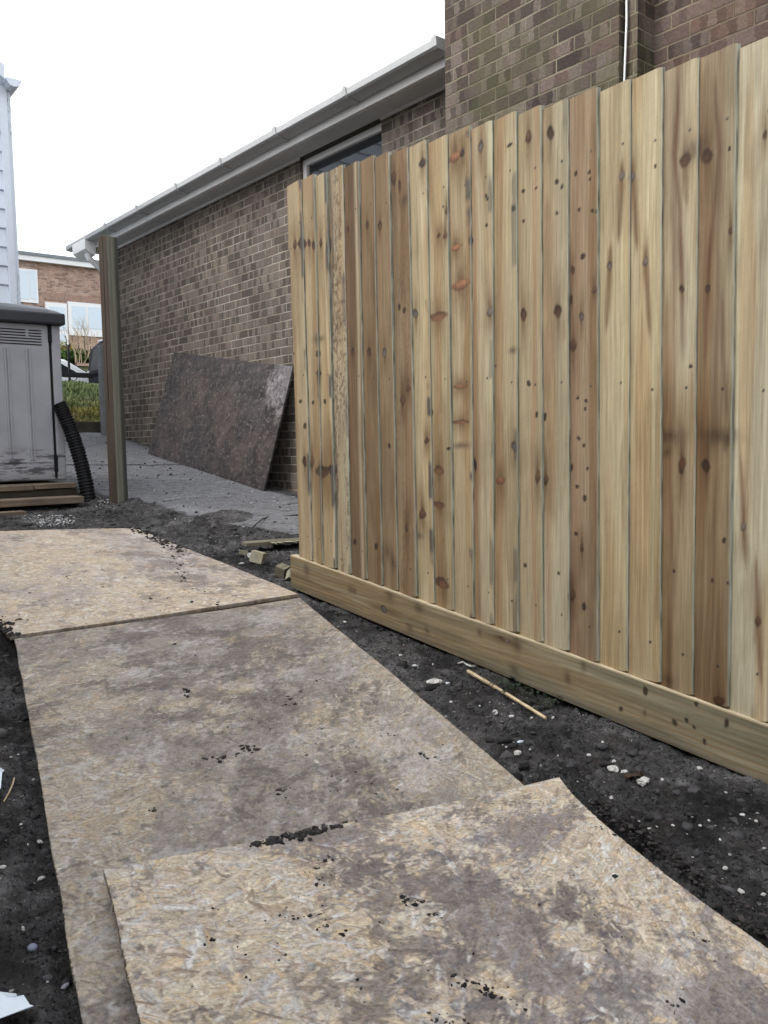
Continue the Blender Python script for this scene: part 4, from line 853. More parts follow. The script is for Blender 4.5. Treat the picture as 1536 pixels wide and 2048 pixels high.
# weathered square post
def post_mat():
    t = NT('weathered post', .85, .2); o = t.obj(); x, y, z = t.xyz(o)
    g = t.noise(t.map(o, sc=(60, 60, 2.5)), 1., 5, .65); b = t.noise(t.map(o, sc=(16, 16, .7)), 1., 4, .6)
    c = t.ramp(t.m('ADD', t.m('MULTIPLY', g, .5), t.m('MULTIPLY', b, .5)), [(.28, (.085, .08, .06)), (.5, (.21, .205, .16)), (.72, (.33, .325, .265))])
    c = t.mix(t.m('MULTIPLY', t.step(t.m('ADD', x, t.m('MULTIPLY', t.m('SUBTRACT', b, .5), .06)), -.005, .03), .85), c, t.mix(g, (.022, .025, .022), (.06, .065, .055)))  # front face: pale strip painted as if lit, stain and shade to its right
    c = t.mix(t.m('MULTIPLY', t.step(x, -.044, -.0488), .95), c, t.mix(g, (.016, .012, .009), (.085, .06, .042)))
    cr = t.m('MULTIPLY', t.step(t.m('ABSOLUTE', t.m('ADD', y, t.m('MULTIPLY', t.m('SUBTRACT', b, .5), .05))), .006, .002), t.step(x, -.04, -.049))
    c = t.mix(t.m('MULTIPLY', cr, t.step(z, .6, .9)), c, (.008, .006, .005))
    t.color(c); t.bump(g, .6, .004); return t.mat
pp = at(243, 1012, 6.2); ptop = at(221, 472, 6.2)
m = MB(); m.box((-.05, -.05, -.45), (.05, .05, ptop[2]-pp[2]))
o = m.build('wooden_post', post_mat(), None, .006); o.location = (pp[0], pp[1]+.05, pp[2]); o.rotation_euler = (0, 0, R(16)); tag(o, 'weathered square timber post standing alone in the soil by the concrete path', 'post')
# grey pier at the house corner
q0 = at(205, 800, 10.35); q1 = at(222, 800, 10.35)
m = MB(); m.box((q0[0], 10.35, 1.0), (q1[0], 10.47, at(205, 690, 10.35)[2]))
tag(m.build('concrete_post', plain('grey concrete', (.20, .205, .20), .9, .2, .15, 9), None, .01), 'narrow grey concrete post behind the weathered timber post', 'post')
# timber edging to the lawn
m = MB(); m.box((1.6, 10.72, .95), (4.6, 10.93, 1.345)); tag(m.build('timber_edging', M['old_wood'], None, .008), 'dark timber edging along the foot of the grass bank', 'edging')

# ------------------------------------------------------------------ pale weatherboarded building at the left edge
cb = tag(empty('weatherboarded_building', (0, 9.2, 1.0)), 'pale grey weatherboarded building at the left edge behind the garden store', 'building')
def cpart(mb, name, mat, bevel=0, smooth=False):
    o = mb.build(name, mat, None, bevel, smooth); o.parent = cb; o.matrix_parent_inverse = Matrix.Translation(cb.location).inverted(); return o
xr = at(41, 600, 9.2)[0]; xt1 = at(33, 600, 9.2)[0]; xt0 = at(19, 600, 9.2)[0]; zg = at(8, 160, 9.2)[2]
m = MB(); z = .6
while z < 6.2:
    x1 = xt0+.004
    def cut(zz): return x1 if zz <= zg else x1-(zz-zg)*1.33
    a, b = cut(z), cut(z+.19)
    if min(a, b) > -3:
        m.quad([(-3, 9.195, z), (a, 9.195, z), (b-0, 9.213, z+.175), (-3, 9.213, z+.175)]); m.quad([(-3, 9.213, z+.175), (b, 9.213, z+.175), (b, 9.222, z+.183), (-3, 9.222, z+.183)]); m.quad([(-3, 9.222, z+.183), (b, 9.222, z+.183), (b, 9.195, z+.19), (-3, 9.195, z+.19)])
    z += .19
cpart(m, 'cladding', M['clad'])
m = MB(); m.box((-3, 9.225, .5), (xt1-.03, 14.5, zg)); cpart(m, 'wall', M['clad'])
m = MB(); m.box((-9, -9, -1.2), (-2.2, 9.19, 4.3)); cpart(m, 'sky_blocker', plain('unseen dark block', (.11, .105, .10), .9, .2, .1, 2))  # added out of view to block low sky and darken the fence foot
m = MB(); m.box((xt0, 9.165, .5), (xt1, 9.235, zg)); cpart(m, 'corner_board', M['clad'], .004)
def stain_mat():
    t = NT('stained pale board', .6, .3); o = t.obj(); n = t.noise(t.map(o, sc=(60, 60, 11)), 1., 5, .7); n1 = t.noise(t.map(o, sc=(8, 8, .9)), 1., 3, .6)
    t.color(t.mix(t.m('MULTIPLY', t.step(n, .5, .62), t.step(n1, .38, .6)), (.68, .73, .79), (.26, .27, .29))); return t.mat
m = MB(); m.box((xt1+.002, 9.19, .5), (xr, 9.26, zg-.1)); cpart(m, 'corner_board', stain_mat(), .004)
m = MB()
gcx, gcz = at(24, 168, 9.1)[0]+.0, at(24, 163, 9.1)[2]
nn = 12; arc = [(gcx+.075*math.cos(t), gcz+.075*math.sin(t)) for t in np.linspace(math.pi, 2*math.pi, nn)]; arc2 = [(gcx+.068*math.cos(t), gcz+.068*math.sin(t)) for t in np.linspace(2*math.pi, math.pi, nn)]
pr = arc+arc2
for i in range(len(pr)):
    p, q = pr[i], pr[(i+1) % len(pr)]; m.quad([(p[0], 9.02, p[1]), (q[0], 9.02, q[1]), (q[0], 14.4, q[1]), (p[0], 14.4, p[1])])
m.quad([(x, 9.02, z) for x, z in arc]); cpart(m, 'gutter', M['clad'])
rx = at(9, 140, 9.0)[0]; rz0, rz1 = at(9, 158, 9.0)[2], at(9, 130, 9.0)[2]; sl_ = (rx+3)*.75
for y0, y1 in ((9.0, 14.5),):
    A = [(rx, rz0), (rx, rz1), (-3, rz1+sl_), (-3, rz0+sl_)]
    m = MB(); m.quad([(x, y0, z) for x, z in A]); m.quad([(x, y1, z) for x, z in reversed(A)])
    for p, q in zip(A, A[1:]+A[:1]): m.quad([(p[0], y0, p[1]), (q[0], y0, q[1]), (q[0], y1, q[1]), (p[0], y1, p[1])])
cpart(m, 'roof', M['clad'])

# ------------------------------------------------------------------ across the street
FY = 36.
fh = tag(empty('brick_house', (12, FY, 4.2)), 'red brick house with flat white roof edge and large white windows across the street', 'house')
def fpart(mb, name, mat, par=None, bevel=0):
    o = mb.build(name, mat, None, bevel)
    if par is None: o.parent = fh; o.matrix_parent_inverse = Matrix.Translation(fh.location).inverted()
    else: o.parent = par
    return o
def fr_(x0, y0, x1, y1):   # photo rectangle -> x0,x1,z0,z1 on the facade
    a = at(x0, (y0+y1)/2, FY); b = at(x1, (y0+y1)/2, FY); xm = (x0+x1)/2; return a[0], b[0], at(xm, y1, FY)[2], at(xm, y0, FY)[2]
zt = at(130, 532, FY)[2]
m = MB(); m.box((at(-120, 600, FY)[0], FY, 3.2), (at(420, 600, FY)[0], FY+8, zt), skip=''); fpart(m, 'wall', M['brick_red'])
m = MB(); m.box((at(-130, 600, FY)[0], FY-.25, zt+.01), (at(430, 600, FY)[0], FY+8.2, zt+.21)); fpart(m, 'fascia', M['white'])
m = MB(); m.box((at(-130, 600, FY)[0]-.05, FY-.3, zt+.213), (at(430, 600, FY)[0], FY+8.2, zt+.34)); fpart(m, 'roof', plain('grey roof edge', (.22, .24, .26), .8, .2))
def fwin(x0, y0, x1, y1, panes, name='window', f=.07):
    a, b, z0, z1 = fr_(x0, y0, x1, y1); m = MB(); m.box((a, FY-.06, z0), (b, FY-.004, z1)); o = fpart(m, name, M['white'])
    for (p0, q0, p1, q1) in panes:
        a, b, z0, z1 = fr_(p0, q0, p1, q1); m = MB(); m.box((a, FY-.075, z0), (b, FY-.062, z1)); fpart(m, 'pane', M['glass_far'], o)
    return o
fwin(30, 538, 75, 605, [(34, 542, 56, 598), (59, 542, 71, 598)])
fwin(136, 607, 222, 673, [(144, 613, 171, 658), (176, 615, 203, 658), (207, 617, 219, 658)])
fwin(92, 606, 135, 712, [(99, 614, 130, 660), (99, 668, 130, 705)], 'door')
m = MB(); a, b, z0, z1 = fr_(88, 592, 226, 605); m.box((a, FY-.03, z0), (b, FY-.002, z1)); fpart(m, 'lintel', plain('soldier course', (.36, .24, .19), .9, .2, .3, 20))
# hedge, bare shrub
def leaf_soup(name, c, rad, n, size, base, mat, lab, cat, squash=1):
    p = rng.normal(size=(n, 3)); p /= np.linalg.norm(p, axis=1)[:, None]; rr = rng.random(n)**.45
    P = p*rr[:, None]*np.array(rad)*(1+.35*(rng.random((n, 1))-.5)); P[:, 2] = np.abs(P[:, 2])
    P += .25*np.array(rad)*(np.stack([vnoise(P[:, 0]*2+7, P[:, 2]*2, 3), vnoise(P[:, 1]*2, P[:, 2]*2, 4), vnoise(P[:, 0]*2, P[:, 1]*2, 5)], 1)-.5)
    a = rng.normal(size=(n, 3)); a /= np.linalg.norm(a, axis=1)[:, None]; b = np.cross(a, rng.normal(size=(n, 3))); b /= np.linalg.norm(b, axis=1)[:, None]
    s = size*rng.uniform(.6, 1.4, (n, 1)); V = np.stack([P-a*s*.5, P+b*s*.35, P+a*s*.5, P-b*s*.35], 1)+np.array(c)
    cols = np.array(base)*rng.uniform(.45, 1.5, (n, 1)); return tri_soup(name, V.reshape(-1, 3), np.arange(n*4).reshape(-1, 4), mat, cols=np.repeat(cols, 4, 0))
def plant(name, lab, cat, c): return tag(empty(name, c), lab, cat)
hc = at(160, 730, 31.); hd = plant('hedge', 'rounded green hedge below the white windows across the street', 'hedge', (hc[0], hc[1], g1(hc[0], 31)))
o = leaf_soup('foliage', (0, 0, .0), (1.1, .7, float(at(160, 700, 31.)[2])-g1(hc[0], 31)), 5200, .09, (.05, .085, .02), M['soup'], None, None); o.parent = hd
m = MB()
for k in range(5): m.tube([(-.4+.2*k, 0, 0), (-.45+.22*k, .05, .9)], [.03, .012], 6)
o = m.build('stem', M['old_wood'], hd)
hc2 = at(120, 720, 31.6); hd2 = plant('hedge', 'yellowish shrub partly hidden behind the garden store and the white car', 'shrub', (hc2[0], hc2[1], g1(hc2[0], 31.6)))
o = leaf_soup('foliage', (0, 0, 0), (.75, .6, float(at(128, 682, 31.6)[2])-g1(hc2[0], 31.6)), 3000, .08, (.20, .17, .05), M['soup'], None, None); o.parent = hd2
sx = at(160, 710, 30.2); bs = plant('bare_shrub', 'bare pale twiggy shrub in front of the white windows across the street', 'shrub', (sx[0], 30.2, sx[2]-.3))
m = MB(); r2 = random.Random(5)
def twig(p, d, ln, r_, dep):
    q = p+d*ln; mid_ = p+d*ln*.5+Vector((r2.uniform(-1, 1), r2.uniform(-1, 1), r2.uniform(-.3, .6)))*ln*.07
    m.tube([p, mid_, q], [r_, r_*.8, r_*.6], 5, cap=False)
    if dep > 0:
        for k in range(r2.choice((2, 3))):
            dd = (d+Vector((r2.uniform(-.8, .8), r2.uniform(-.6, .6), r2.uniform(-.1, .6)))).normalized(); twig(q if k else mid_, dd, ln*r2.uniform(.55, .85), r_*.6, dep-1)
for k in range(9):
    twig(Vector((r2.uniform(-.45, .5), r2.uniform(-.2, .2), 0)), Vector((r2.uniform(-.35, .75), r2.uniform(-.3, .3), 1)).normalized(), r2.uniform(.45, .7), .020, 3)
m.build('branches', plain('pale bark', (.34, .27, .18), .9, .2), bs)
# white car
CY = 24.6; ca = at(128, 712, CY); gz0 = g1(6, 25)-.04
car = tag(empty('car', (ca[0], CY, gz0)), 'white hatchback car parked in the street beyond the grass bank', 'car')
def extrude_xz(pr, y0, y1, name, mat, par, bevel=0):
    m = MB(); n = len(pr)
    for i in range(n):
        p, q = pr[i], pr[(i+1) % n]; m.quad([(p[0], y0, p[1]), (q[0], y0, q[1]), (q[0], y1, q[1]), (p[0], y1, p[1])])
    m.quad([(p[0], y0, p[1]) for p in reversed(pr)]); m.quad([(p[0], y1, p[1]) for p in pr]); return m.build(name, mat, par, bevel)
M['carp'] = plain('white car paint', (.78, .79, .8), .25, .6, .03, 2); M['rubber'] = plain('tyre rubber', (.015, .015, .016), .8, .2); M['rim'] = plain('alloy', (.4, .4, .42), .35, .5, .05, 5)
extrude_xz([(-2.45, .35), (-2.5, .75), (-2.35, 1.02), (-1.9, 1.38), (-1.2, 1.46), (-.3, 1.46), (.02, 1.42), (.82, .98), (1.35, .88), (1.62, .70), (1.66, .38), (1.5, .24), (-2.3, .24)], 0, 1.7, 'body', M['carp'], car, .05)
for y in (-.006, 1.69):
    gl = MB()
    for pr in ([(-1.85, .95), (-1.55, 1.32), (-.75, 1.38), (-.75, .95)], [(-.68, .95), (-.68, 1.38), (-.25, 1.385), (.46, 1.0), (.40, .95)]): gl.quad([(p[0], y+(.016 if y > 0 else 0), p[1]) for p in pr])
    gl.build('side_window', M['glass'], car)
gl = MB(); gl.quad([(.06, .12, 1.41), (.06, 1.58, 1.41), (.80, 1.6, 1.005), (.80, .10, 1.005)]); gl.build('windscreen', M['glass'], car); bpy.data.objects['windscreen'].location = (.012, 0, .02)
for x in (-1.75, .95):
    for y in (.10, 1.60):
        wh = MB(); wh.tube([(x, y-.1, .31), (x, y+.1, .31)], .31, 24); t_ = wh.build('wheel', M['rubber'], car); rm = MB(); rm.tube([(x, y-.112, .31), (x, y+.112, .31)], .2, 18); rm.build('rim', M['rim'], t_)
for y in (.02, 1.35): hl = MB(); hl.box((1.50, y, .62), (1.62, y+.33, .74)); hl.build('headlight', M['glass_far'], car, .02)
# trailer and dark van
TY = 23.2; M['steel'] = plain('dark steel', (.045, .047, .05), .5, .4); M['galv'] = plain('galvanised', (.30, .32, .34), .45, .5, .15, 9, .3)
tb = at(130, 752, TY); gt = g1(tb[0], TY)
tr_ = tag(empty('trailer', (tb[0], TY, gt)), 'dark trailer drawbar with an upright jockey stand in front of the white car', 'trailer')
px2m = lambda x, y: (at(x, y, TY)[0]-tb[0], at(x, y, TY)[2]-gt)
x1_, zb_ = px2m(187, 749); x2_, _ = px2m(203, 747)
m = MB(); m.box((-1.6, -.06, zb_-.10), (x1_, .06, zb_+.03)); m.box((-1.6, -.5, zb_-.06), (-.2, .5, zb_+.03)); m.build('drawbar', M['gap'], tr_, .01)
m = MB(); m.box((x1_-.02, -.05, zb_-.05), (x2_, .05, zb_+.05)); m.tube([(x2_, 0, zb_-.08), (x2_, 0, zb_+.07)], .06, 12); m.build('coupling', M['gap'], tr_, .008)
jx_, jz_ = px2m(136, 690); m = MB(); m.tube([(jx_, 0, zb_-.3), (jx_, 0, zb_+.55), (jx_+.02, 0, jz_)], [.035, .03, .022], 10); m.tube([(jx_+.02, 0, jz_), (jx_+.07, 0, jz_+.02)], .02, 8); m.build('jockey_stand', M['gap'], tr_)
m = MB(); m.tube([(jx_-.0, -.03, zb_-.36), (jx_, .03, zb_-.36)], .11, 16); m.build('jockey_wheel', M['rubber'], tr_)
m = MB(); m.tube([(.2+.10*math.cos(t), -.07, zb_-.10-.09*math.sin(t)) for t in np.linspace(0, math.pi, 9)], .012, 6); m.build('safety_cable', M['steel'], tr_)
for y in (-.75, .75):
    m = MB(); m.tube([(-1.5, y-.08, .3), (-1.5, y+.08, .3)], .30, 20); m.build('wheel', M['rubber'], tr_)
m = MB(); m.box((-3.4, -.65, zb_+.03), (-1.2, .65, zb_+.35)); m.build('load_bed', M['galv'], tr_, .02)
vb = at(196, 740, TY); van = tag(empty('van', (vb[0], TY-.9, gt)), 'dark van mostly hidden behind the weathered post, coupled to the trailer', 'van')
vz = at(200, 678, TY)[2]-gt
extrude_xz([(.05, .40), (.0, .95), (.12, vz-.2), (.35, vz), (3.9, vz), (4.5, 1.05), (5.2, .9), (5.3, .4)], 0, 1.8, 'body', plain('dark van paint', (.008, .009, .012), .85, .1), van, .04)
m = MB(); m.box((-.12, .05, .38), (.06, 1.75, .58)); m.build('bumper', M['steel'], van, .02)
for y in (.03, 1.57): m = MB(); m.box((-.04, y, .90), (.03, y+.13, 1.02)); m.build('tail_lamp', M['galv'], van, .015)
m = MB(); m.quad([(.005, .25, 1.0), (.005, 1.55, 1.0), (.12, 1.5, vz-.22), (.12, .3, vz-.22)]); o = m.build('rear_window', M['gap'], van); o.location.x = -.012
m = MB(); m.box((.3, .1, vz+.002), (3.8, 1.7, vz+.06)); m.build('roof', M['galv'], van, .02)
for x in (1.0, 4.2):
    for y in (.1, 1.7): m = MB(); m.tube([(x, y-.1, .33), (x, y+.1, .33)], .33, 22); m.build('wheel', M['rubber'], van)

# ------------------------------------------------------------------ loose things on the ground
def ghit(px, py):
    d = ray(px, py); t = np.linspace(.6, 11, 5200); p = CP[None]+d[None]*t[:, None]
    k = int(np.argmax(p[:, 2] < soil_h(p[:, 0], p[:, 1]))); return p[k]
def m_per_px(p): return float((np.array(p)-CP)@cf)/F
M['chalk'] = plain('chalk', (.50, .485, .46), .9, .2, .3, 30); M['scrap'] = plain('blue white scrap', (.55, .60, .68), .5, .4, .08, 20)
M['pebble'] = plain('blue grey pebble', (.16, .18, .23), .6, .3, .15, 30); M['pebble2'] = plain('grey pebble', (.30, .31, .33), .7, .3, .15, 30); M['clod'] = plain('soil clod', (.018, .017, .018), .95, .1, .3, 60)
bmx = bmesh.new(); bmesh.ops.create_icosphere(bmx, subdivisions=3, radius=1); SV = np.array([v.co[:] for v in bmx.verts]); SF = [[v.index for v in f.verts] for f in bmx.faces]; bmx.free()
def stone(name, p, rx, ry, rz, mat, lab, cat='stone', grp=None, seed=0, rough_=.45, smooth=True, rot=0):
    n = fbm(SV[:, 0]*1.6+seed*3+SV[:, 2], SV[:, 1]*1.6+SV[:, 2]*1.3+7, seed, 3)-.5; n2 = np.round((fbm(SV[:, 0]*1.1+seed, SV[:, 2]*1.1+SV[:, 1]*.7, seed+5, 2)-.5)*4)/4
    V = SV*(1+rough_*1.6*n+rough_*.5*n2)[:, None]*np.array([rx, ry, rz])
    me = bpy.data.meshes.new(name); me.from_pydata(V.tolist(), [], SF); o = link(name, me, mat, None, smooth)
    o.location = (p[0], p[1], p[2]+rz*.45); o.rotation_euler = (0, 0, rot); return tag(o, lab, cat, grp)
g_ch = 'small white chalk chips on the soil beside the fence'; l_ch = 'small white chalk chip on the dark soil between the walkway and the fence'
big = [(1287, 1567, 15, 12, 'largest white chalk lump on the dark soil, touching the brown leaf'), (1226, 1540, 12, 7, 'flat white chalk flake on the dark soil, left of the brown leaf'),
       (710, 1225, 9, 10, 'pale pointed stone leaning on the gravel board near its far end'), (868, 1366, 16, 7, 'broken cream coloured lump at the right-hand edge of the middle strand board'),
       (1205, 1492, 5, 9, 'upright white flake on the soil below the fence, between stick and brown leaf')]
for i, (x, y, a, b, l) in enumerate(big):
    p = ghit(x, y); k = m_per_px(p); stone('chalk_stone', p, a*k, a*k*.75, b*k*.8, M['chalk'], l, 'stone', None, i+1, .5, False, i)
for i, (x, y, a, b) in enumerate(((1248, 1545, 8, 5), (990, 1426, 7, 6), (830, 1333, 6, 4), (866, 1330, 3, 3), (1023, 1434, 5, 4), (1035, 1509, 9, 7), (1178, 1512, 5, 4), (1228, 1524, 5, 4), (1181, 1555, 4, 3), (1290, 1608, 5, 3), (1222, 1597, 5, 4), (1300, 1660, 5, 4), (1385, 1633, 5, 3), (1400, 1652, 4, 3), (1485, 1630, 6, 3), (1512, 1643, 5, 3),
                                         (1387, 1715, 4, 3), (1450, 1738, 6, 5), (1482, 1784, 7, 5), (1527, 1790, 6, 4), (1394, 1768, 4, 3), (1476, 1824, 5, 4), (960, 1412, 3, 2), (902, 1405, 4, 3), (1063, 1437, 4, 3), (1106, 1437, 4, 4), (1060, 1500, 3, 3), (800, 1312, 5, 3), (690, 1245, 4, 3), (655, 1268, 3, 3), (1325, 1560, 4, 3), (1398, 1538, 7, 4), (1440, 1680, 4, 3), (1345, 1652, 4, 3))):
    p = ghit(x, y); k = m_per_px(p); stone('chalk_chip', p, a*k, a*k*.7, b*k*.75, M['chalk'], l_ch, 'stone', g_ch, i+20, .55, False, i*1.3)
g_l = 'pale chalk chips on the soil left of the walkway'; l_l = 'pale chalk chip on the dark soil left of the walkway'
for i, (x, y, a, b) in enumerate(((5, 1736, 7, 5), (80, 1685, 7, 4), (84, 1758, 8, 5), (46, 1860, 4, 7), (42, 1650, 4, 3), (22, 1515, 3, 2), (68, 1560, 4, 3), (55, 1690, 3, 3), (20, 1990, 4, 3), (95, 1965, 3, 3))):
    p = ghit(x, y); k = m_per_px(p); stone('chalk_chip', p, a*k, a*k*.7, b*k*.75, M['chalk'], l_l, 'stone', g_l, i+70, .5, False, i*1.7)
p = ghit(65, 1898); k = m_per_px(p); stone('pebble', p, 10*k, 10*k, 7*k, M['pebble'], 'smooth round blue grey pebble on the soil left of the walkway', 'pebble', None, 3, .06)
p = ghit(130, 1975); k = m_per_px(p); stone('pebble', p, 11*k, 6*k, 5*k, M['pebble2'], 'oval pale grey pebble on the soil close to the walkway edge', 'pebble', None, 4, .08, True, .5)
p = ghit(1036, 1562); k = m_per_px(p); stone('soil_clod', p, 13*k, 12*k, 11*k, M['clod'], 'round black soil clod in the corner between the middle and nearest boards', 'clod', None, 9, .35)
p = ghit(1048, 1536); k = m_per_px(p); stone('soil_clod', p, 14*k, 9*k, 7*k, M['clod'], 'flat grey soil clod just above the round black clod', 'clod', None, 12, .35)
p = ghit(866, 1378); k = m_per_px(p); stone('soil_clod', p, 22*k, 9*k, 6*k, M['clod'], 'long dark clod of soil under the broken cream coloured lump', 'clod', None, 14, .4)
for x, y, a, b, l in ((893, 1367, 7, 4, 'small bluish plastic scrap beside the broken cream coloured lump'), (1040, 1484, 8, 5, 'blue white plastic scrap on the soil below the pale stick')):
    p = ghit(x, y); k = m_per_px(p); stone('plastic_scrap', p, a*k, a*k*.6, b*k*.4, M['scrap'], l, 'scrap', None, int(x), .5, False)
def ribbon(name, pts, wid, mat, lab, cat, th=.002, lift=.006):
    P = [ghit(x, y) for x, y in pts]; m = MB(); rr = [wid*(.5+.5*math.sin(math.pi*(.15+.7*i/(len(P)-1)))) for i in range(len(P))]
    P = [(p[0], p[1], p[2]+lift+.004*math.sin(i*2.1)) for i, p in enumerate(P)]; m.tube(P, rr, 7); return tag(m.build(name, mat, None, smooth=True), lab, cat)
ribbon('white_scrap', [(916, 1330), (925, 1329), (934, 1331), (942, 1336), (950, 1337)], .0045, M['chalk'], 'long thin white flake against the gravel board, above the pale stick', 'scrap')
ribbon('white_scrap', [(1498, 1541), (1506, 1540), (1512, 1546), (1522, 1549), (1534, 1552)], .005, M['chalk'], 'twisted white scrap below the gravel board at the right edge of the picture', 'scrap')
# pale stick
p0, p1 = ghit(936, 1351), ghit(1091, 1446); n = 14; pts = []
for i in range(n):
    t = i/(n-1); q = p0*(1-t)+p1*t; q = np.array([q[0]+.003*math.sin(t*3), q[1], q[2]+.016]); pts.append(tuple(q))
m = MB(); m.tube(pts, [.0075*(1-.35*i/(n-1))+.0006*math.sin(i*2.7) for i in range(n)], 6)
tag(m.build('stick', M['stick'], None), 'pale split stick lying on the dark soil beside the fence', 'stick')
# brown leaf
p = ghit(1266, 1557); k = m_per_px(p); m = MB(); V = []
for i in range(9):
    t = i/8; w_ = 9*k*math.sin(math.pi*(.08+.84*t))*(1+.25*math.sin(i*2.3)); x = (t-.5)*36*k
    V.append([(p[0]+x, p[1]-x*.35-w_, p[2]+.006+.006*math.sin(t*4)), (p[0]+x, p[1]-x*.35, p[2]+.011+.008*t), (p[0]+x, p[1]-x*.35+w_, p[2]+.004+.010*math.sin(t*3+1))])
for a, b in zip(V[:-1], V[1:]):
    for j in (0, 1):
        m.quad([a[j], a[j+1], b[j+1], b[j]]); m.quad([tuple(np.array(q)-[0, 0, .0008]) for q in (b[j], b[j+1], a[j+1], a[j])])
tag(m.build('dead_leaf', plain('dead leaf', (.045, .028, .018), .8, .2, .3, 40), None), 'curled brown dead leaf on the soil beside the largest chalk lump', 'leaf')
# weed by the gravel board
m = MB(); rw = random.Random(3)
for i in range(46):
    x, y = rw.uniform(1005, 1110), 0; y = 1352+(x-1005)*.42+rw.uniform(-4, 26); b = ghit(x, y); a = rw.uniform(0, 6.28); L = rw.uniform(.025, .075); up = rw.uniform(.008, .03)
    d = np.array([math.cos(a)*.8-.3, math.sin(a), 0]); s_ = np.array([-d[1], d[0], 0]); prev = None
    if b[0]+d[0]*L > FX-.03: d[0] = -abs(d[0])
    for j in range(5):
        t = j/4; c = b+d*L*t+np.array([0, 0, up*math.sin(t*2.2)]); w_ = .0055*math.sin(math.pi*(.1+.85*t))*(1+.3*math.sin(j*3)); cur = (c-s_*w_, c+s_*w_)
        if prev: m.quad([prev[0], prev[1], cur[1], cur[0]])
        prev = cur
tag(m.build('weed', plain('dark weed leaf', (.022, .034, .016), .6, .3, .3, 30), None), 'low dark green weed sprawling at the foot of the gravel board', 'plant')
# white scraps at the left edge
def sheet_poly(name, pts, mat, lab, cat, lift=.012, th=.0015, curl=.02):
    P = [ghit(*q) for q in pts]; z = max(p[2] for p in P)+lift; c = np.mean([p[:2] for p in P], 0); m = MB()
    T = [(p[0], p[1], z+curl*(math.sin(i*2.3)*.5)) for i, p in enumerate(P)]; cz = (c[0], c[1], z+curl*.4)
    for i in range(len(T)):
        j = (i+1) % len(T); m.quad([T[i], T[j], cz]); m.quad([(cz[0], cz[1], cz[2]-th), (T[j][0], T[j][1], T[j][2]-th), (T[i][0], T[i][1], T[i][2]-th)]); m.quad([T[i], (T[i][0], T[i][1], T[i][2]-th), (T[j][0], T[j][1], T[j][2]-th), T[j]])
    return tag(m.build(name, mat, None), lab, cat)
M['paper'] = plain('white wrapping', (.60, .66, .72), .6, .3, .05, 12)
sheet_poly('white_wrapping', [(-70, 2010), (0, 2003), (33, 2004), (36, 2021), (49, 2021), (66, 2046), (70, 2070), (-60, 2085)], M['paper'], 'torn white wrapping lying on the soil in the near corner', 'wrapping')
sheet_poly('white_scrap', [(-40, 1555), (0, 1542), (9, 1541), (6, 1572), (3, 1606), (-20, 1600)], M['paper'], 'pointed white scrap on the soil at the left edge, beyond the torn wrapping', 'scrap', .006, .0015, .012)
m = MB(); m.tube([tuple(ghit(*q)+[0, 0, .006]) for q in ((8, 1607), (18, 1590), (26, 1572), (29, 1560))], .0022, 6); tag(m.build('twig', M['stick'], None), 'thin pale twig beside the pointed white scrap', 'twig')
# soil heap and bent wire on the concrete
hx, hy = 2.80, 5.42; n = 60; u = np.linspace(-1, 1, n); U, V = np.meshgrid(u, u); X = hx+U*.26+V*.05; Y = hy+V*.30
rr = np.sqrt(U**2+V**2); Z = G(X, Y)+.006+.055*np.clip(1-rr, 0, 1)**1.2*(.55+.9*fbm(X*9, Y*9, 81, 3))+(fbm(X*40, Y*40, 82, 3)-.5)*.022*np.clip(1.15-rr, 0, 1)-.03*sm((rr-.85)/.2)
tag(grid_mesh('soil_heap', np.stack([X, Y, Z], -1), M['soil'], smooth=False), 'small heap of dark soil tipped on the concrete path', 'soil heap')
wp = [(2.55, 4.70), (2.72, 4.92), (2.92, 5.16), (3.06, 5.30), (3.16, 5.30), (3.32, 5.22), (3.42, 5.2)]
m = MB(); m.tube([(x, y, g1(x, y)+.022+.012*math.sin(i*1.3)) for i, (x, y) in enumerate(wp)], .0045, 6); tag(m.build('wire', M['pipe'], None, smooth=True), 'thin bent black wire lying on the concrete path', 'wire')
# timber offcuts by the end of the fence
gof = 'timber offcuts at the far end of the fence'
def offcut(name, c, s, rot, mat, lab, tilt=(0, 0)):
    m = MB(); h_ = np.array(s)/2; m.box(tuple(-h_), tuple(h_)); o = m.build(name, mat, None, .002); o.location = (c[0], c[1], float(soil_h(np.array(c[0]), np.array(c[1])))+s[2]/2*.9+c[2]); o.rotation_euler = (tilt[0], tilt[1], rot); return tag(o, lab, 'offcut', gof)
pk = offcut('timber_offcut', (2.66, 4.33, .02), (.62, .115, .022), R(-13), M['pt_wood'], 'long flat greenish offcut lying across the soil behind the fence end')
m = MB(); rs_ = random.Random(8)
for i in range(26):
    x = -.16+.42*i/26+rs_.uniform(-.006, .006); m.quad([(x, -.055, .008), (x+.014, -.055, .009), (x+.02+rs_.uniform(-.01, .02), -.075-rs_.uniform(0, .022), rs_.uniform(-.008, .012)), (x+.008, -.068, .002)])
m.build('splinters', M['pale_wood'], pk)
offcut('timber_offcut', (2.285, 4.10, .0), (.05, .075, .065), R(38), M['pale_wood'], 'upright square offcut block in front of the long flat offcut', (.25, .1))
offcut('timber_offcut', (2.265, 3.80, .0), (.055, .06, .06), R(20), M['pt_wood'], 'left of the two offcut blocks against the gravel board end', (.3, -.2))
offcut('timber_offcut', (2.262, 3.70, .012), (.05, .085, .05), R(-25), M['pale_wood'], 'right of the two offcut blocks against the gravel board end', (-.35, .3))
offcut('timber_offcut', (2.335, 4.36, .0), (.055, .05, .03), R(60), M['pt_wood'], 'small olive offcut at the left tip of the long flat offcut', (.2, .3))
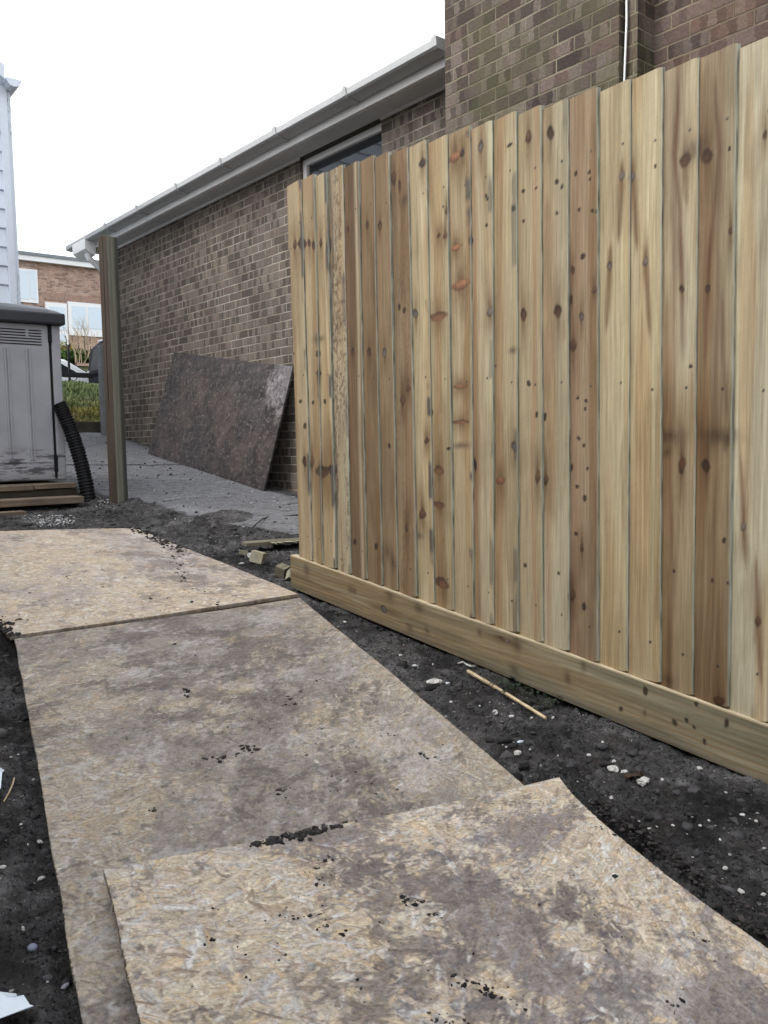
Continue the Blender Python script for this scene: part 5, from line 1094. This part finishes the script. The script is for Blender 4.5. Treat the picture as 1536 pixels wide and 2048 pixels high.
offcut('timber_offcut', (2.315, 4.24, .0), (.028, .03, .026), R(15), M['chalk'], 'tiny pale cube offcut between the olive and square blocks', (.2, .1))
p = ghit(483, 1128); stone('chalk_stone', p, .018, .009, .006, M['chalk'], 'white flake on the soil below the timber offcuts', 'stone', None, 44, .4, False)
# crumbs of mud on the boards (uncountable), some shading a gap, and extra chalk near the post
PX = []; RXX = []
def clus(i, x, y, n, sx_, sy_, size, ang=0):
    for _ in range(n):
        a, b = rng.normal(0, sx_), rng.normal(0, sy_); ca_, sa_ = math.cos(ang), math.sin(ang); p = onsheet(x+a*ca_-b*sa_, y+a*sa_+b*ca_, i); k = m_per_px(p)
        PX.append((p[0]+rng.normal(0, .003), p[1]+rng.normal(0, .003), p[2])); RXX.append(size*k*(.35+.9*rng.random()**2))
for x, y, n_, a, b, sz, an in ((605, 1668, 120, 42, 4.5, 8, -.22), (820, 1800, 14, 10, 6, 8, .3), (645, 1845, 10, 4, 14, 6, 0), (600, 1835, 12, 20, 4, 5, 0), (640, 1740, 22, 18, 14, 5, 0), (690, 1865, 5, 6, 4, 7, 0), (865, 1830, 4, 4, 3, 6, 0), (495, 1952, 2, 3, 3, 7, 0), (980, 1985, 26, 36, 5, 7, .35), (880, 2035, 12, 26, 6, 7, .2), (1235, 1758, 1, 1, 1, 9, 0), (1185, 1793, 3, 5, 2, 4, .5), (1200, 1650, 4, 10, 6, 5, 0), (1230, 1668, 2, 3, 3, 5, 0), (1350, 2005, 5, 10, 5, 6, 0), (420, 1880, 8, 6, 6, 5, 0), (720, 1990, 6, 5, 20, 5, 0), (1405, 1878, 8, 14, 6, 5, .3), (870, 1920, 20, 90, 60, 3.5, 0), (1150, 1900, 26, 120, 70, 3.5, 0), (500, 1850, 20, 90, 60, 3, 0)): clus(0, x, y, n_, a, b, sz, an)  # dense first cluster stands in for the shaded gap at the seam
for x, y, n_, a, b, sz, an in ((375, 1385, 9, 5, 6, 6, 0), (450, 1512, 24, 34, 3, 5, -.2), (500, 1498, 10, 14, 4, 6, -.1), (565, 1400, 9, 20, 2.5, 4, -.1), (570, 1410, 16, 22, 1.2, 3, -.1), (640, 1362, 2, 2, 2, 6, 0), (350, 1290, 2, 2, 2, 5, 0), (560, 1580, 8, 16, 8, 5, 0), (300, 1620, 5, 10, 4, 5, .3), (860, 1515, 10, 26, 3, 4, .3), (780, 1470, 12, 36, 3, 3, -.4), (255, 1475, 2, 2, 2, 6, 0), (550, 1450, 50, 170, 90, 2.6, 0), (700, 1560, 26, 90, 30, 3, -.2)): clus(1, x, y, n_, a, b, sz, an)
for x, y, n_, a, b, sz, an in ((360, 1120, 40, 12, 14, 4, 0), (372, 1150, 24, 16, 10, 3.5, 0), (300, 1198, 2, 2, 2, 4, 0), (337, 1195, 2, 2, 1, 5, 0), (395, 1205, 4, 8, 2, 4, 0), (440, 1208, 2, 2, 2, 4, 0), (385, 1180, 8, 12, 3, 3, 0), (235, 1052, 30, 30, 2.5, 5, .1), (290, 1068, 60, 26, 4, 5, .5), (340, 1092, 60, 20, 4, 5, .35), (8, 1252, 70, 16, 8, 6, .5), (20, 1268, 20, 16, 5, 5, .5), (55, 1112, 1, 1, 1, 4, 0), (60, 1185, 1, 1, 1, 4, 0), (180, 1190, 30, 120, 50, 2.6, 0), (60, 1240, 3, 6, 3, 4, 0)): clus(2, x, y, n_, a, b, sz, an)
# spill along the nearest board's right-hand edge
for t in .22+.78*rng.random(330):
    q = np.array([1.69, 1.43])*(1-t)+np.array([1.52, .70])*t if t < .8 else np.array([1.55, .84])*(1-t)*5+np.array([1.49, .60])*(t*5-4)
    x, y = q[0]+rng.normal(.012, .016), q[1]+rng.normal(0, .02); PX.append((x, y, g1(x, y)+.035+rng.uniform(-.01, .012))); RXX.append(.003+.009*rng.random()**2)
PX = np.array(PX); RXX = np.array(RXX); cols = np.array([.026, .023, .022])*rng.uniform(.5, 2.0, (len(PX), 1))
tag(lumps(PX[:, 0], PX[:, 1], PX[:, 2]+RXX*.1, RXX*.88, cols, .48, 'mud_and_gap_shade', M['soup'], .55), 'dark mud crumbs trodden over the strand boards, also filling in a shaded gap', 'mud', kind='stuff')
ex_ = []
for (x0, y0, x1, y1, n_) in ((50, 1032, 150, 1050, 190), (190, 975, 232, 1018, 120), (150, 950, 205, 990, 120), (80, 1040, 135, 1054, 80)):
    for _ in range(n_): ex_.append(ghit(rng.uniform(x0, x1), rng.uniform(y0, y1)))
ex_ = np.array(ex_); r = .003+.008*rng.random(len(ex_))**2; cols = np.array([.42, .42, .42])*rng.uniform(.3, 1.3, (len(r), 1))
tag(lumps(ex_[:, 0], ex_[:, 1], ex_[:, 2]+.004, r, cols, .6, 'rubble', M['soup'], .5), 'pale crushed rubble on the soil around the post and the step plank', 'rubble', kind='stuff')

# grit on the concrete
n = 1100; x = rng.uniform(2.3, 3.88, n); y = rng.uniform(4.3, 10.5, n); c_ = inside(x, y, CEDGE+[(4.2, 4.0), (4.2, 12), (2.0, 12)]); x, y = x[c_], y[c_]; r = .003+.012*rng.random(len(x))**3.5
lt = rng.random(len(x)) < .35; cols = np.where(lt[:, None], np.array([.30, .30, .31]), np.array([.03, .029, .03]))*rng.uniform(.6, 1.5, (len(x), 1))
tag(lumps(x, y, G(x, y)+.012+r*.2, r, cols, .5, 'path_grit', M['soup'], .45), 'grit and soil crumbs strewn over the concrete path', 'grit', kind='stuff')
